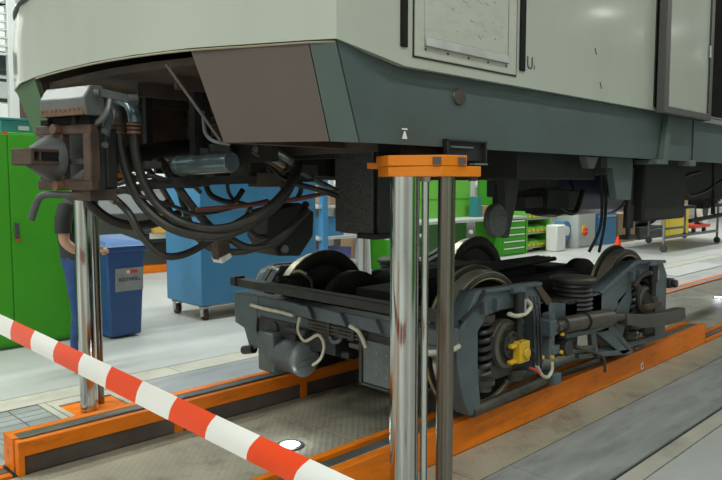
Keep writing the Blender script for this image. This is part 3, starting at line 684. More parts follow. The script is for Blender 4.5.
# ------------------------------------------------------------------ bogie
WX = (3.57, 5.55); WR = 0.435; AZ = BZ + WR - 0.002
BG = thing('bogie', 'slate grey two-axle bogie standing on the raised rail beams', 'bogie', (4.56, CT, BZ))
def wheel(x, s):
    o = Vector((x, CT, AZ)); d = (0, s, 0)
    prof = [(.09, .66), (.17, .665), (.20, .70), (.34, .715), (.37, .69), (.395, .682), (.43, .682), (WR + .018, .686), (WR + .027, .695), (WR + .022, .708), (WR + .003, .717), (WR, .735), (WR - .003, .81), (WR - .012, .817),
            (.395, .817), (.375, .80), (.34, .755), (.20, .74), (.16, .79), (.09, .795)]
    wh = part('wheel', 'wheel_dark', BG, lambda b: b.lathe(prof, o, d, n=56), angle=30)
    part('tread', 'wheel_tread', wh, lambda b: b.lathe([(WR + .001, .720), (WR + .0015, .735), (WR - .0015, .808), (WR - .011, .8175), (WR - .02, .8175)], o, d, n=56, closed=False))
    part('rim', 'wheel_rim', wh, lambda b: b.lathe([(WR - .012, .818), (.398, .8185), (.396, .816), (WR - .014, .816)], o, d, n=56))
    part('rim_edge', 'rim_bright', wh, lambda b: b.lathe([(.376, .806), (.384, .820), (.392, .820), (.388, .808)], o, d, n=56))
    part('flange_edge', 'rim_bright', wh, lambda b: b.lathe([(WR + .020, .685), (WR + .0285, .692), (WR + .0285, .699), (WR + .022, .709)], o, d, n=56, closed=False))
for x in WX:
    for s in (-1, 1): wheel(x, s)
    part('axle', 'bogie_dark', BG, lambda b: b.cyl((x, CT - 1.0, AZ), (x, CT + 1.0, AZ), .085, n=20))
    part('traction_motor', 'under_black', BG, lambda b: (b.cyl((x + (.42 if x < 4.5 else -.42), CT - .55, AZ + .05), (x + (.42 if x < 4.5 else -.42), CT + .45, AZ + .05), .24, n=20), b.box(x - .2, x + .2, CT - .2, CT + .15, AZ - .2, AZ + .25)), bevel=0.01)
part('cross_beam', 'under_black', BG, lambda b: (b.box(4.28, 4.84, CT - .95, CT + .95, .55, .80), b.box(4.1, 5.0, CT - .3, CT + .3, .80, .93), b.box(4.0, 5.1, CT - .62, CT - .45, .78, .90), b.box(4.0, 5.1, CT + .45, CT + .62, .78, .90)), bevel=0.015)
YO, YI = 0.95, 0.84          # outer and inner faces of the side frames, from the track centre
def q2(*pts): return [(p.x, p.z) for p in (onY(x, y, CT - YO) for x, y in pts)]
FRAME = [q2((475, 292), (539, 284), (546, 296), (541, 303), (502, 310), (489, 315), (478, 331), (456, 334)),
         q2((456, 334), (478, 331), (478, 368), (481, 411), (470, 416), (463, 400), (457, 362)),
         q2((541, 303), (546, 296), (549, 303), (549, 340), (541, 372), (534, 373), (534, 306)),
         q2((540, 292), (552, 303), (576, 304), (582, 320), (562, 327), (540, 328)),
         q2((572, 304), (600, 292), (634, 262), (663, 262), (667, 275), (641, 277), (630, 288), (612, 314), (590, 320), (576, 318)),
         q2((655, 275), (667, 275), (665, 335), (655, 338)),
         q2((618, 300), (630, 288), (632, 300), (622, 340), (614, 342))]
LIPS = [q2((474, 292), (477, 290), (540, 282), (540, 285), (478, 294), (458, 335), (455, 335)), q2((598, 292), (634, 260), (664, 260), (664, 263), (635, 264), (601, 294))]
for s in (-1, 1):
    fl_ = lambda o: CT + s * o
    yy = sorted((fl_(YO), fl_(YI)))
    for poly in (0,): pass
    def sfm(b):
        for poly in FRAME: b.prism(poly, 'y', *yy)
    sf = part('side_frame', 'bogie_slate', BG, sfm, bevel=0.007)
    for poly in LIPS: part('frame_lip', 'bogie_slate', sf, lambda b: b.prism(poly, 'y', *sorted((fl_(YO - .04), fl_(YO + .018)))), bevel=0.003)
    e0, e1 = onY(470, 412, CT - .92), onY(548, 377, CT - .92)
    part('tie_tube', 'bogie_grime', BG, lambda b: b.cyl((e0.x, fl_(.93), e0.z), (e1.x, fl_(.93), e1.z), .034, n=14))
    part('tie_tube_end', 'bogie_slate', BG, lambda b: b.cbox((e1.x, fl_(.93), e1.z), .10, .13, .08), bevel=0.01)
    e2, e3 = onY(578, 356, CT - .92), onY(662, 335, CT - .92)
    part('tie_tube', 'bogie_slate', BG, lambda b: b.cyl((e2.x, fl_(.93), e2.z), (e3.x, fl_(.93), e3.z), .026, n=14))
    for x in WX:
        ab = part('axle_box', 'bogie_grime', BG, lambda b: (b.cyl((x, fl_(.83), AZ), (x, fl_(.955), AZ), .150, n=28), b.cyl((x, fl_(.955), AZ), (x, fl_(.975), AZ), .125, n=28), b.cyl((x, fl_(.97), AZ), (x, fl_(.99), AZ), .075, n=20), b.box(x - .24, x + .24, *sorted((fl_(.86), fl_(.93))), AZ - .215, AZ - .12)), bevel=0.006)
        part('cover_ring', 'wheel_rim', ab, lambda b: b.lathe([(.145, .955), (.145, .975), (.122, .985), (.118, .96)], (x, CT, AZ), (0, s, 0), n=28))
        for k in range(6):
            a = k * math.pi / 3 + .3
            part('cover_bolt', 'bogie_dark', ab, lambda b: b.cyl((x + .06 * math.cos(a), fl_(.985), AZ + .06 * math.sin(a)), (x + .06 * math.cos(a), fl_(1.0), AZ + .06 * math.sin(a)), .010, n=6))
        for dx in (-.17, .17):
            hx = [(x + dx + .045 * math.cos(t), fl_(.905) + .045 * math.sin(t), .43 + .36 * t / (2 * math.pi * 7)) for t in [i * math.pi / 6 for i in range(85)]]
            part('coil_spring', 'spring_dark', BG, lambda b: b.tube(hx, .016, n=7, sub=1))
            part('spring_seat', 'bogie_grime', BG, lambda b: b.lathe([(.001, .36), (.055, .36), (.055, .40), (.075, .40), (.075, .43), (.001, .43)], (x + dx, fl_(.905), 0), (0, 0, 1), n=18, closed=False))
            part('spring_cap', 'bogie_grime', BG, lambda b: b.cyl((x + dx, fl_(.905), .785), (x + dx, fl_(.905), .82), .07, n=18))
        part('primary_damper', 'rubber_black', BG, lambda b: (b.cyl((x + .07, fl_(1.0), .66), (x + .07, fl_(1.0), .84), .024, n=12), b.cyl((x + .07, fl_(1.0), .80), (x + .07, fl_(1.0), .935), .036, n=14)))
        part('damper_label', 'label_grey', BG, lambda b: b.box(x + .068, x + .09, *sorted((fl_(1.033), fl_(1.038))), .82, .90))
        for dx, z0 in ((-.14, .85), (-.27, .84)): part('bracket', 'bogie_slate', BG, lambda b: b.box(x + dx, x + dx + .03, *sorted((fl_(.95), fl_(.985))), z0, z0 + .07), bevel=0.003)
        part('bracket', 'bogie_slate', BG, lambda b: b.box(x + .03, x + .16, *sorted((fl_(.94), fl_(.99))), .93, .965), bevel=0.003)
    # secondary air spring
    part('air_spring', 'rubber_black', BG, lambda b: b.lathe([(.001, .66)] + [q for i in range(7) for q in ((.130, .665 + i * .032), (.143, .681 + i * .032))] + [(.135, .895), (.162, .90), (.162, .92), (.15, .93), (.001, .935)], (4.56, fl_(.86), 0), (0, 0, 1), n=32, closed=False), angle=20)
    part('spring_plate', 'bogie_grime', BG, lambda b: b.lathe([(.001, .940), (.15, .934), (.164, .922), (.164, .918), (.001, .918)], (4.56, fl_(.86), 0), (0, 0, 1), n=32, closed=False))
    # yaw damper along the frame
    yd = 1.03
    D_ = [onY(x, y, CT - yd) for x, y in ((549, 328), (556, 326.5), (563, 325), (583, 321.5), (609, 317.5), (622, 317))]
    D_ = [Vector((p.x, fl_(yd), p.z)) for p in D_]
    dm = part('yaw_damper', 'damper_brown', BG, lambda b: (b.cyl(D_[0], D_[1], .026, n=14), b.cyl(D_[1], D_[2], .036, n=14), b.cyl(D_[2], D_[3], .056, n=20), b.cyl(D_[3], D_[4], .063, n=20), b.cyl(D_[4], D_[5], .03, n=14)), bevel=0.004)
    part('damper_band', 'rubber_black', dm, lambda b: b.cyl(D_[3], D_[3] + (D_[4] - D_[3]) * .04, .066, n=20))
    rb = q2((612, 312), (630, 313), (652, 311), (671, 306), (672, 316), (668, 319), (650, 324), (630, 326), (612, 323))
    part('radius_bar', 'damper_brown', BG, lambda b: b.prism(rb, 'y', *sorted((fl_(.99), fl_(1.07)))), bevel=0.006)
    part('bar_bracket', 'bogie_slate', BG, lambda b: b.box(D_[0].x - .03, D_[0].x + .05, *sorted((fl_(.95), fl_(1.06))), D_[0].z - .05, D_[0].z + .05), bevel=0.006)
    # triangular lower bracket of the rear axle
    def tbr(b):
        y0, y1 = sorted((fl_(.955), fl_(.99)))
        for poly in (q2((590, 331), (603, 326), (626, 350), (618, 354)), q2((602, 326), (609, 324), (626, 346), (624, 351)), q2((574, 353), (628, 348), (628, 353), (574, 358)), q2((560, 333), (604, 325), (604, 330), (560, 338)), q2((586, 333), (591, 331), (594, 356), (588, 356))):
            b.prism(poly, 'y', y0, y1)
    part('stay_bracket', 'bogie_slate', BG, tbr, bevel=0.004)
    rp = [onY(x, y, CT - 1.02) for x, y in ((576, 346), (584, 349), (598, 354), (604, 359), (605, 372))]
    part('bent_rod', 'bogie_grime', BG, lambda b: b.tube([(p.x, fl_(1.02), p.z) for p in rp], .011, n=8))
    part('link_rod', 'bogie_grime', BG, lambda b: b.cyl((4.15, fl_(1.0), .47), (4.62, fl_(1.0), .43), .022, n=10))
    part('brake_cylinder', 'bogie_dark', BG, lambda b: (b.cyl((4.2, fl_(.93), .50), (4.2, fl_(1.04), .50), .055, n=14), b.box(4.15, 4.5, *sorted((fl_(.88), fl_(.94))), .42, .56)), bevel=.006)
# fittings on the near side
def fl1(o): return CT - o
SY = CT - .99
sx = onY(522, 351, SY - .03)
ysens = part('speed_sensor', 'yellow', BG, lambda b: (b.box(sx.x - .065, sx.x + .045, SY - .06, SY, sx.z - .065, sx.z + .065), b.box(sx.x - .12, sx.x - .06, SY - .04, SY - .005, sx.z + .03, sx.z + .055), b.box(sx.x - .13, sx.x - .06, SY - .04, SY - .005, sx.z - .065, sx.z - .04), b.cyl((sx.x, SY - .06, sx.z - .01), (sx.x, SY - .075, sx.z - .01), .035, n=12)), bevel=0.012)
for q in ((550.5, 335), (561, 334), (551, 357), (560, 352), (541, 357)):
    a = onY(*q, 2.26); part('valve_knob', 'yellow', BG, lambda b: b.cyl(a, a + Vector((0, -.018, 0)), .013, n=10))
vm = onY(545, 335, 2.32)
part('valve_manifold', 'bogie_slate', BG, lambda b: (b.box(vm.x - .03, vm.x + .04, 2.27, 2.33, vm.z - .15, vm.z + .15), b.box(vm.x, vm.x + .10, 2.265, 2.32, vm.z + .0, vm.z + .05), b.box(vm.x, vm.x + .10, 2.265, 2.32, vm.z - .13, vm.z - .07)), bevel=0.006)
for o in (533, 536.5, 540):
    part('pipe', 'rubber_black', BG, lambda b: b.tube([onY(o + 1, 368, 2.25), onY(o + 1, 340, 2.25), onY(o, 315, 2.25), onY(o - 3, 296, 2.28)], .007, n=7))
def cab(pts, Y, r, m, name='cable'):
    part(name, m, BG, lambda b: b.tube([onY(x, y, Y) for x, y in pts], r, n=8))
cab([(509, 314), (517, 316), (526, 313), (531, 306), (527, 300)], 2.26, .013, 'cream_cable')
cab([(427, 353), (440, 352), (452, 350), (459, 346)], 2.30, .015, 'cream_cable')
cab([(537, 366), (542, 375), (548, 377), (552, 370), (552, 362)], 2.25, .011, 'cream_cable')
cab([(530, 368), (536, 370), (540, 374)], 2.25, .008, 'red')
cab([(520, 343), (532, 350), (536, 362)], 2.25, .009, 'rubber_black')
cab([(634, 287), (640, 278), (648, 273), (656, 274)], 2.30, .018, 'rubber')
cab([(639, 284), (638, 300), (640, 310), (648, 314)], 2.30, .016, 'rubber')
cab([(484, 290), (480, 300), (470, 312), (460, 322)], 2.32, .012, 'rubber_black')
sb = onY(650, 306, 2.30)
part('sensor_bracket', 'rust', BG, lambda b: b.box(sb.x - .14, sb.x + .14, 2.26, 2.33, sb.z - .02, sb.z + .03), bevel=0.01)
part('sensor_bracket', 'rust', BG, lambda b: b.cbox((sb.x + .03, 2.29, sb.z + .05), .07, .06, .06), bevel=0.01)
part('hose_fitting', 'steel_light', BG, lambda b: b.cyl(onY(649, 273, 2.30), onY(657, 273, 2.30), .018, n=10))
part('end_gusset', 'rust', BG, lambda b: b.prism(q2((533, 286), (538, 284), (550, 300), (545, 305)), 'y', 2.325, 2.46))
eb = onY(669, 283, 2.36)
part('rear_brake', 'bogie_dark', BG, lambda b: (b.box(eb.x - .05, eb.x + .05, 2.33, 2.44, eb.z - .04, eb.z + .04), b.cyl((eb.x, 2.33, eb.z), (eb.x, 2.29, eb.z), .035, n=12)), bevel=0.01)
part('rear_headstock', 'bogie_slate', BG, lambda b: b.box(6.0, 6.07, 2.45, 4.13, .66, .80), bevel=0.01)

# headstock at the front end
HX = 2.93
part('headstock', 'bogie_slate', BG, lambda b: (b.box(HX, HX + .12, 2.30, 4.28, .70, .80), b.box(HX, HX + .02, 2.30, 4.28, .64, .72)), bevel=0.008)
part('end_rail', 'bogie_dark', BG, lambda b: b.box(HX - .03, HX + .06, 2.33, 4.22, .845, .905), bevel=0.006)
part('rail_cap', 'bogie_dark', BG, lambda b: b.cbox((HX + .0, 4.23, .885), .10, .06, .07), bevel=0.01)
for y in (2.75, 3.05, 3.36):
    part('rail_bracket', 'bogie_slate', BG, lambda b: b.prism([(y, .72), (y + .22, .72), (y + .17, .80), (y + .05, .80)], 'x', HX - .03, HX), bevel=0.004)
for i in range(3):
    part('brake_pipe', 'bogie_grime', BG, lambda b: b.tube([(HX - .015, 2.88, .655 + i * .022), (HX - .015, 3.42, .655 + i * .022)], .008, n=7))
for y in (2.98, 3.2):
    part('pipe_clip', 'bogie_dark', BG, lambda b: b.box(HX - .03, HX, y, y + .025, .64, .72), bevel=0.002)
def endleg(b):
    ps = [onX(x, y, HX - .006) for x, y in ((234, 293), (258, 297), (256, 330), (262, 347), (250, 350), (244, 328), (235, 322))]
    b.add(ps + [q + Vector((.1, 0, 0)) for q in ps], [list(range(7))[::-1], list(range(7, 14))] + [(i, (i + 1) % 7, (i + 1) % 7 + 7, i + 7) for i in range(7)])
part('end_leg', 'bogie_slate', BG, endleg, bevel=0.006)
part('end_stub', 'bogie_dark', BG, lambda b: b.cyl(onX(244, 350, HX), onX(254, 349, HX), .032, n=12))
# compressor-like motor with round cap
mc = onX(302, 358, HX - .03); mk = onX(268, 353, HX + .03)
mt = part('brake_motor', 'motor_grey', BG, lambda b: (b.cyl((HX + .0, mc.y, .435), (HX + .0, mc.y + .26, .435), .112, n=32), b.cbox((HX + .02, mc.y + .30, .45), .25, .17, .27)), bevel=0.012)
part('motor_cap', 'cap_grey', mt, lambda b: b.lathe([(.001, -.02), (.095, -.02), (.108, -.012), (.118, .0), (.118, .02)], (HX, mc.y, .435), (0, 1, 0), n=32, closed=False))
part('cap_rib', 'cap_grey', mt, lambda b: [b.bar((HX + .07, mc.y - .022, .435 + z), (HX - .07, mc.y - .022, .435 + z), .006, .006) for z in (-.04, 0.0, .04)] and None)
part('motor_arm', 'bogie_dark', BG, lambda b: (b.box(HX - .02, HX + .10, 3.55, 3.95, .52, .66), b.cyl((HX - .04, 3.77, .60), (HX, 3.77, .60), .05, n=14), b.box(HX + .02, HX + .14, 3.2, 3.5, .50, .64), b.cyl((HX - .02, 3.42, .62), (HX - .02, 3.62, .62), .03, n=10)), bevel=0.008)
rr = random.Random(2)
for i in range(26):
    part('brake_fitting', ('bogie_dark', 'bogie_slate', 'bogie_grime')[i % 3], BG, lambda b: b.cbox((HX + rr.uniform(.0, .18), rr.uniform(2.85, 4.0), rr.uniform(.50, .70)), rr.uniform(.03, .12), rr.uniform(.03, .12), rr.uniform(.02, .08)), bevel=0.004)
part('gear_case', 'bogie_dark', BG, lambda b: (b.cyl((3.35, 2.75, .50), (3.35, 3.15, .50), .20, n=22), b.cyl((3.3, 3.05, .42), (3.15, 3.05, .42), .12, n=16)), bevel=0.01)
part('guard_plate', 'motor_grey', BG, lambda b: b.box(HX - .03, HX - .01, 2.50, 2.90, .405, .665), bevel=0.004)
part('guard_plate_frame', 'bogie_dark', BG, lambda b: (b.box(HX - .04, HX + .06, 2.90, 2.925, .39, .68), b.box(HX - .04, HX + .06, 2.48, 2.925, .39, .405), b.box(HX - .01, HX + .06, 2.48, 2.92, .405, .70)), bevel=0.003)
for z in (.47, .53, .60):
    for y in (2.78, 2.70): part('rivet', 'steel_light', BG, lambda b: b.cyl((HX - .03, y, z), (HX - .036, y, z), .006, n=6))
def cabX(pts, X, r, m): part('cable', m, BG, lambda b: b.tube([onX(x, y, X) for x, y in pts], r, n=8))
cabX([(251, 305), (265, 309), (280, 312), (294, 316)], HX - .035, .012, 'cream_cable')
cabX([(300, 317), (298, 330), (305, 341), (318, 335), (324, 345), (321, 358), (313, 365)], HX - .05, .010, 'cream_cable')
cabX([(350, 326), (358, 331), (363, 340), (366, 348)], HX - .04, .013, 'cream_cable')
cabX([(330, 336), (333, 342), (340, 340), (342, 330)], HX - .0, .014, 'bogie_slate')
cabX([(258, 279), (262, 271), (272, 268), (279, 271)], HX + .3, .016, 'steel_light')
cabX([(291, 281), (292, 274), (302, 274), (311, 280), (312, 289)], HX + .25, .012, 'bogie_grime')
cabX([(293, 272), (300, 271), (306, 274)], HX + .2, .010, 'cream_cable')
part('brake_caliper', 'bogie_dark', BG, lambda b: (b.box(3.08, 3.2, 3.82, 3.92, .84, .93), b.cyl((3.0, 3.85, .92), (3.25, 3.85, .92), .025, n=10)), bevel=0.01)
for q, o_ in ((WX[0], .35), (WX[1], -.42)): part('brake_disc', 'wheel_dark', BG, lambda b: b.cyl((q, CT + o_, AZ), (q, CT + o_ + .07, AZ), .33, n=36))
part('pipe_bundle', 'bogie_dark', BG, lambda b: [b.tube([(3.2 + i * .05, 2.9 + i * .05, .93), (3.6, 2.95 + i * .06, .97), (4.3, 2.9 + i * .07, .97), (5.3, 3.0 + i * .05, .96)], .02, n=7) for i in range(4)] and None)

# ------------------------------------------------------------------ lifting posts
def post(x, y, s, label, z_top, head):
    t = thing('lifting_post', label, 'lifting post', (x, y, 0))
    part('main_column', 'chrome', t, lambda b: b.cyl((x, y, 0.0), (x, y, z_top), .060, n=48))
    part('guide_rod', 'chrome', t, lambda b: b.cyl((x + .058, y + s * .060, 0.0), (x + .058, y + s * .060, z_top - .01), .0155, n=20))
    part('guide_rod_nut', 'steel_light', t, lambda b: b.cyl((x + .058, y + s * .060, z_top - .02), (x + .058, y + s * .060, z_top), .024, n=6))
    part('support_tube', 'chrome_dull', t, lambda b: b.cyl((x + .125, y + s * .118, 0.0), (x + .125, y + s * .118, z_top), .036, n=28))
    if head: head(t, x, y)
    return t
def rhead(t, x, y):
    D = lambda px, dep: tuple((Fv * dep + Rv * ((px - CX) / FPX * dep)).xy)
    low = [D(378, 2.92), D(388, 2.80), D(441, 2.74), D(480, 2.84), D(478, 3.1), D(384, 3.1)]
    up = [D(376, 2.90), D(388, 2.79), D(442, 2.74), D(466, 2.80), D(464, 3.06), D(380, 3.06)]
    part('head_plate', 'orange_clean', t, lambda b: b.prism(low, 'z', 1.626, 1.667), bevel=0.003)
    part('top_plate', 'orange_clean', t, lambda b: b.prism(up, 'z', 1.668, 1.710), bevel=0.003)
    part('side_tab', 'orange_clean', t, lambda b: b.prism([D(367, 2.96), D(378, 2.92), D(384, 3.02), D(371, 3.05)], 'z', 1.660, 1.685), bevel=0.002)
    for px in (436, 461):
        a = Vector(D(px, 2.74 + (.0 if px < 440 else .045)) + (1.688,))
        part('notch', 'ink', t, lambda b: b.cbox(a, .03, .03, .026, Matrix.Rotation(R(-45), 3, 'Z')))
    a = Vector(D(472, 2.93) + (1.62,)); part('stop_bolt', 'ink', t, lambda b: b.cyl(a + Vector((0, 0, -.012)), a + Vector((0, 0, .008)), .018, n=10))
post(2.145, 1.90, -1, 'tall chrome lifting post with orange head plate under the skirt', 1.626, rhead)
def lhead(t, x, y):
    part('head_plate', 'orange_clean', t, lambda b: b.box(x - .12, x + .25, y - .28, y + .22, 1.626, 1.667), bevel=0.003)
    part('top_plate', 'orange_clean', t, lambda b: b.box(x - .10, x + .2, y - .25, y - .0, 1.668, 1.757), bevel=0.003)
post(2.03, 4.77, 1, 'chrome lifting post rising from a floor pit beside the blue bin', 1.626, lhead)

# ------------------------------------------------------------------ barrier tape
def tape():
    # fitted from the stripe spacing: line between two points in space
    def at(px, py, d): return CAMP + Fv * d + Rv * ((px - CX) / FPX * d) - Uv * ((py - CY) / FPX * d)
    A, Bp = at(13.75, 320.5, 3.15), at(310, 459, 1.95)
    step = (Bp - A) / 9
    b = MB(); side = Vector((0, 0, -1)) - step.normalized() * (-step.normalized().z); side.normalize()
    outn = step.cross(side).normalized()
    if outn.dot(CAMP - A) < 0: outn = -outn
    W = .113; sub = 6; cols = 5
    n0, n1 = -6, 13
    rows = []
    for k in range((n1 - n0) * sub + 1):
        t = n0 + k / sub
        wv = .5 + .5 * math.sin(t * .9)
        row = []
        for c in range(cols):
            q = c / (cols - 1)
            bend = .007 * math.sin(q * math.pi) * wv
            lean = -.20 * q * W
            sk = step * (-.40 * q - .05 * math.sin(q * math.pi))
            row.append(A + step * t + sk + side * (W * q) + outn * (bend + lean))
        rows.append(row)
    b.v = [p for r_ in rows for p in r_]
    for k in range(len(rows) - 1):
        blk = (k // sub + n0)
        for c in range(cols - 1):
            b.f.append([k * cols + c, k * cols + c + 1, (k + 1) * cols + c + 1, (k + 1) * cols + c]); b.m.append(0 if blk % 2 == 0 else 1)
    o = b.build('barrier_tape', ['tape_red', 'tape_white'], None, solid=0.0008, angle=80)
    tag(o, 'red and white striped barrier tape stretched across in front of the track', 'barrier tape')
    return A + step * n0, A + step * n1
t0, t1 = tape()
for q, wh_ in ((t0, 'before the green locker cabinet'), (t1, 'beside the railcar')):
    t = thing('barrier_stand', 'thin grey stand holding the barrier tape end ' + wh_, 'stand', (q.x, q.y, 0), 'stands for the barrier tape')
    part('pole', 'mid_grey', t, lambda b: b.cyl((q.x, q.y, .02), (q.x, q.y, q.z + .05), .016, n=12))
    part('foot', 'mid_grey', t, lambda b: b.lathe([(.001, .0), (.17, .0), (.17, .015), (.03, .04), (.001, .04)], (q.x, q.y, 0), (0, 0, 1), n=24, closed=False))

# ------------------------------------------------------------------ background, left
gc = thing('locker_cabinet', 'tall bright green steel locker cabinet behind the person', 'cabinet', (1.9, 7.35, 0))
part('body', 'cab_green', gc, lambda b: b.box(0.75, 2.98, 7.06, 7.6, 0.03, 2.08), bevel=0.005)
part('plinth', 'green_dark', gc, lambda b: b.box(0.77, 2.96, 7.08, 7.58, 0, .03))
for x0, x1 in ((0.76, 1.53), (1.535, 2.295), (2.30, 2.97)):
    d = part('door', 'cab_green', gc, lambda b: b.box(x0 + .003, x1 - .003, 7.045, 7.06, .06, 2.06), bevel=0.003)
    part('handle', 'ink', d, lambda b: (b.box(x0 + .03, x0 + .07, 7.03, 7.045, 1.07, 1.22), b.cyl((x0 + .05, 7.03, 1.09), (x0 + .05, 7.015, 1.09), .012, n=8)), bevel=0.004)
    part('lock', 'red', d, lambda b: b.cbox((x0 + .058, 7.028, 1.055), .03, .01, .03))
part('tag', 'red', gc, lambda b: b.cbox((2.28, 7.055, 2.065), .05, .015, .03))
tb = thing('storage_box', 'teal plastic box on top of the green locker cabinet', 'box', (2.42, 7.3, 2.08))
part('body', 'teal', tb, lambda b: b.box(2.28, 2.62, 7.16, 7.45, 2.08, 2.20), bevel=0.008)
part('rim', 'teal', tb, lambda b: b.box(2.27, 2.63, 7.15, 7.46, 2.20, 2.225), bevel=0.004)
part('label', 'light_grey', tb, lambda b: b.box(2.44, 2.54, 7.153, 7.16, 2.11, 2.15))

wb = thing('wheelie_bin', 'blue wheelie bin with a grey label, beside the chrome post', 'bin', (3.3, 7.0, 0))
bx0, bx1, by0, by1 = 3.08, 3.50, 6.72, 7.22
def binb(b):
    lo = [(bx0 + .04, by0 + .04), (bx1 - .04, by0 + .04), (bx1 - .04, by1 - .06), (bx0 + .04, by1 - .06)]
    hi = [(bx0, by0), (bx1, by0), (bx1, by1), (bx0, by1)]
    b.add([(x, y, .02) for x, y in lo] + [(x, y, .93) for x, y in hi], [(0, 1, 2, 3), (7, 6, 5, 4)] + [(i, (i + 1) % 4, (i + 1) % 4 + 4, i + 4) for i in range(4)])
part('body', 'bin_blue', wb, binb, bevel=0.02)
part('rim', 'bin_blue', wb, lambda b: b.box(bx0 - .03, bx1 + .03, by0 - .03, by1 + .03, .90, .95), bevel=0.012)
def lid(b):
    b.add([(bx0 - .04, by0 - .045, .95), (bx1 + .04, by0 - .045, .95), (bx1 + .04, by1 + .03, .98), (bx0 - .04, by1 + .03, .98),
           (bx0 + .03, by0 + .03, .995), (bx1 - .03, by0 + .03, .995), (bx1 - .03, by1 - .02, 1.05), (bx0 + .03, by1 - .02, 1.05)],
          [(3, 2, 1, 0), (4, 5, 6, 7)] + [(i, (i + 1) % 4, (i + 1) % 4 + 4, i + 4) for i in range(4)])
part('lid', 'bin_lid', wb, lid, bevel=0.012)
part('handle', 'bin_blue', wb, lambda b: b.tube([(bx0 + .06, by1 + .02, .95), (bx0 + .06, by1 + .09, .97), (bx1 - .06, by1 + .09, .97), (bx1 - .06, by1 + .02, .95)], .016, n=8))
for x in (bx0 + .02, bx1 - .02): part('wheel', 'rubber_black', wb, lambda b: b.cyl((x - .02, by1 + .0, .1), (x + .02, by1 + .0, .1), .1, n=20))
# the front faces of the bin lean out by 0.04 over 0.91 m
def lean(z): return by0 + .04 - .04 * (z - .02) / .91 - .004
lb = part('label', 'label_grey', wb, lambda b: b.add([(x, lean(z) - dy, z) for dy in (0, .003) for x, z in ((3.17, .49), (3.475, .49), (3.475, .73), (3.17, .73))], [(3, 2, 1, 0), (4, 5, 6, 7), (0, 1, 5, 4), (1, 2, 6, 5), (2, 3, 7, 6), (3, 0, 4, 7)]))
part('red_strip', 'red', lb, lambda b: b.box(3.33, 3.41, lean(.70) - .006, lean(.70) - .001, .675, .705))
part('white_strip', 'white_paint', lb, lambda b: b.box(3.29, 3.33, lean(.70) - .006, lean(.70) - .001, .675, .705))
text('lettering', 'RESTMÜLL', 0.052, 'ink', lb, TXM((3.325, lean(.61) - .006, .61)), 0.002)

ct = thing('wheeled_cabinet', 'tall blue cabinet on grey castors behind the hoses', 'cabinet', (5.2, 7.3, 0))
part('body', 'cart_blue', ct, lambda b: b.box(4.30, 6.05, 6.93, 7.72, .18, 1.95), bevel=0.006)
part('front_seam', 'mid_grey', ct, lambda b: b.box(4.30, 6.05, 6.928, 6.931, 1.28, 1.286))
part('base_frame', 'mid_grey', ct, lambda b: b.box(4.34, 6.0, 6.97, 7.68, .155, .18))
for x, y in ((4.38, 7.0), (4.38, 7.62), (5.95, 7.0), (5.95, 7.62)):
    cs = part('castor', 'light_grey', ct, lambda b: (b.box(x - .05, x + .05, y - .05, y + .05, .145, .158), b.box(x - .045, x - .035, y - .03, y + .03, .05, .15), b.box(x + .035, x + .045, y - .03, y + .03, .05, .15)))
    part('castor_wheel', 'rust', cs, lambda b: b.cyl((x - .025, y, .062), (x + .025, y, .062), .062, n=20))
    part('hub', 'light_grey', cs, lambda b: b.cyl((x - .048, y, .062), (x + .048, y, .062), .025, n=12))

# second railcar on the next track
T2 = thing('rail_vehicle', 'second railcar with white sides and dark windows on the next track', 'train', (6, 12.0, 1.1))
part('body_shell', 'white_paint', T2, lambda b: b.box(1.2, 22, 11.0, 13.7, 1.45, 4.3), bevel=0.12, seg=4)
part('skirt', 'mid_grey', T2, lambda b: b.box(1.4, 22, 11.05, 13.65, 1.08, 1.5), bevel=0.02)
def win(x0, x1, z0, z1):
    f = part('window_frame', 'rubber_black', T2, lambda b: b.box(x0 - .05, x1 + .05, 10.975, 11.0, z0 - .05, z1 + .05), bevel=0.05, seg=4)
    part('pane', 'light_grey' if z1 < 3.1 else 'glass_dark', f, lambda b: b.box(x0, x1, 10.965, 10.98, z0, z1), bevel=0.03, seg=3)
win(1.9, 3.70, 3.22, 3.46); win(2.6, 3.62, 2.83, 3.07); win(3.9, 5.0, 2.6, 3.4)
for x in range(7, 21, 3): win(x, x + 1.6, 2.7, 3.5)
part('lower_panel', 'white_paint', T2, lambda b: b.box(2.5, 3.72, 10.96, 11.0, 2.45, 2.75), bevel=0.01)
part('door_gap', 'rust', T2, lambda b: b.box(3.78, 3.86, 10.97, 11.0, 1.5, 2.9))
part('bogie_hood', 'wood_yellow', T2, lambda b: b.box(5.9, 7.6, 11.02, 11.10, .72, 1.08), bevel=0.02)
B2 = thing('bogie', 'dark grimy bogie half hidden behind the blue bin', 'bogie', (7.2, 12.3, .2))
for x in (6.6, 8.4):
    part('wheel', 'wheel_dark', B2, lambda b: b.cyl((x, 11.5, .62), (x, 11.62, .62), .42, n=32))
    part('axle_box', 'bogie_grime', B2, lambda b: b.cyl((x, 11.2, .62), (x, 11.5, .62), .16, n=16))
    part('brake_cylinder', 'rust', B2, lambda b: b.cyl((x + .5, 11.2, .5), (x + .5, 11.5, .5), .17, n=16))
part('side_frame', 'bogie_dark', B2, lambda b: b.box(5.9, 9.1, 11.25, 11.4, .55, .70), bevel=0.02)
part('frame_stripe', 'white_paint', B2, lambda b: b.box(5.95, 8.0, 11.2, 11.25, .62, .72))
tag(B('rail_beam', 'orange', None, 1.5, 13, 11.35, 11.7, 0, .13), 'long orange rail beam under the second railcar', 'rail beam')
p = onZ(147, 271, .012)
floor_lamp(p.x, p.y, 'glowing round floor lamp beside the second track', 0.11)
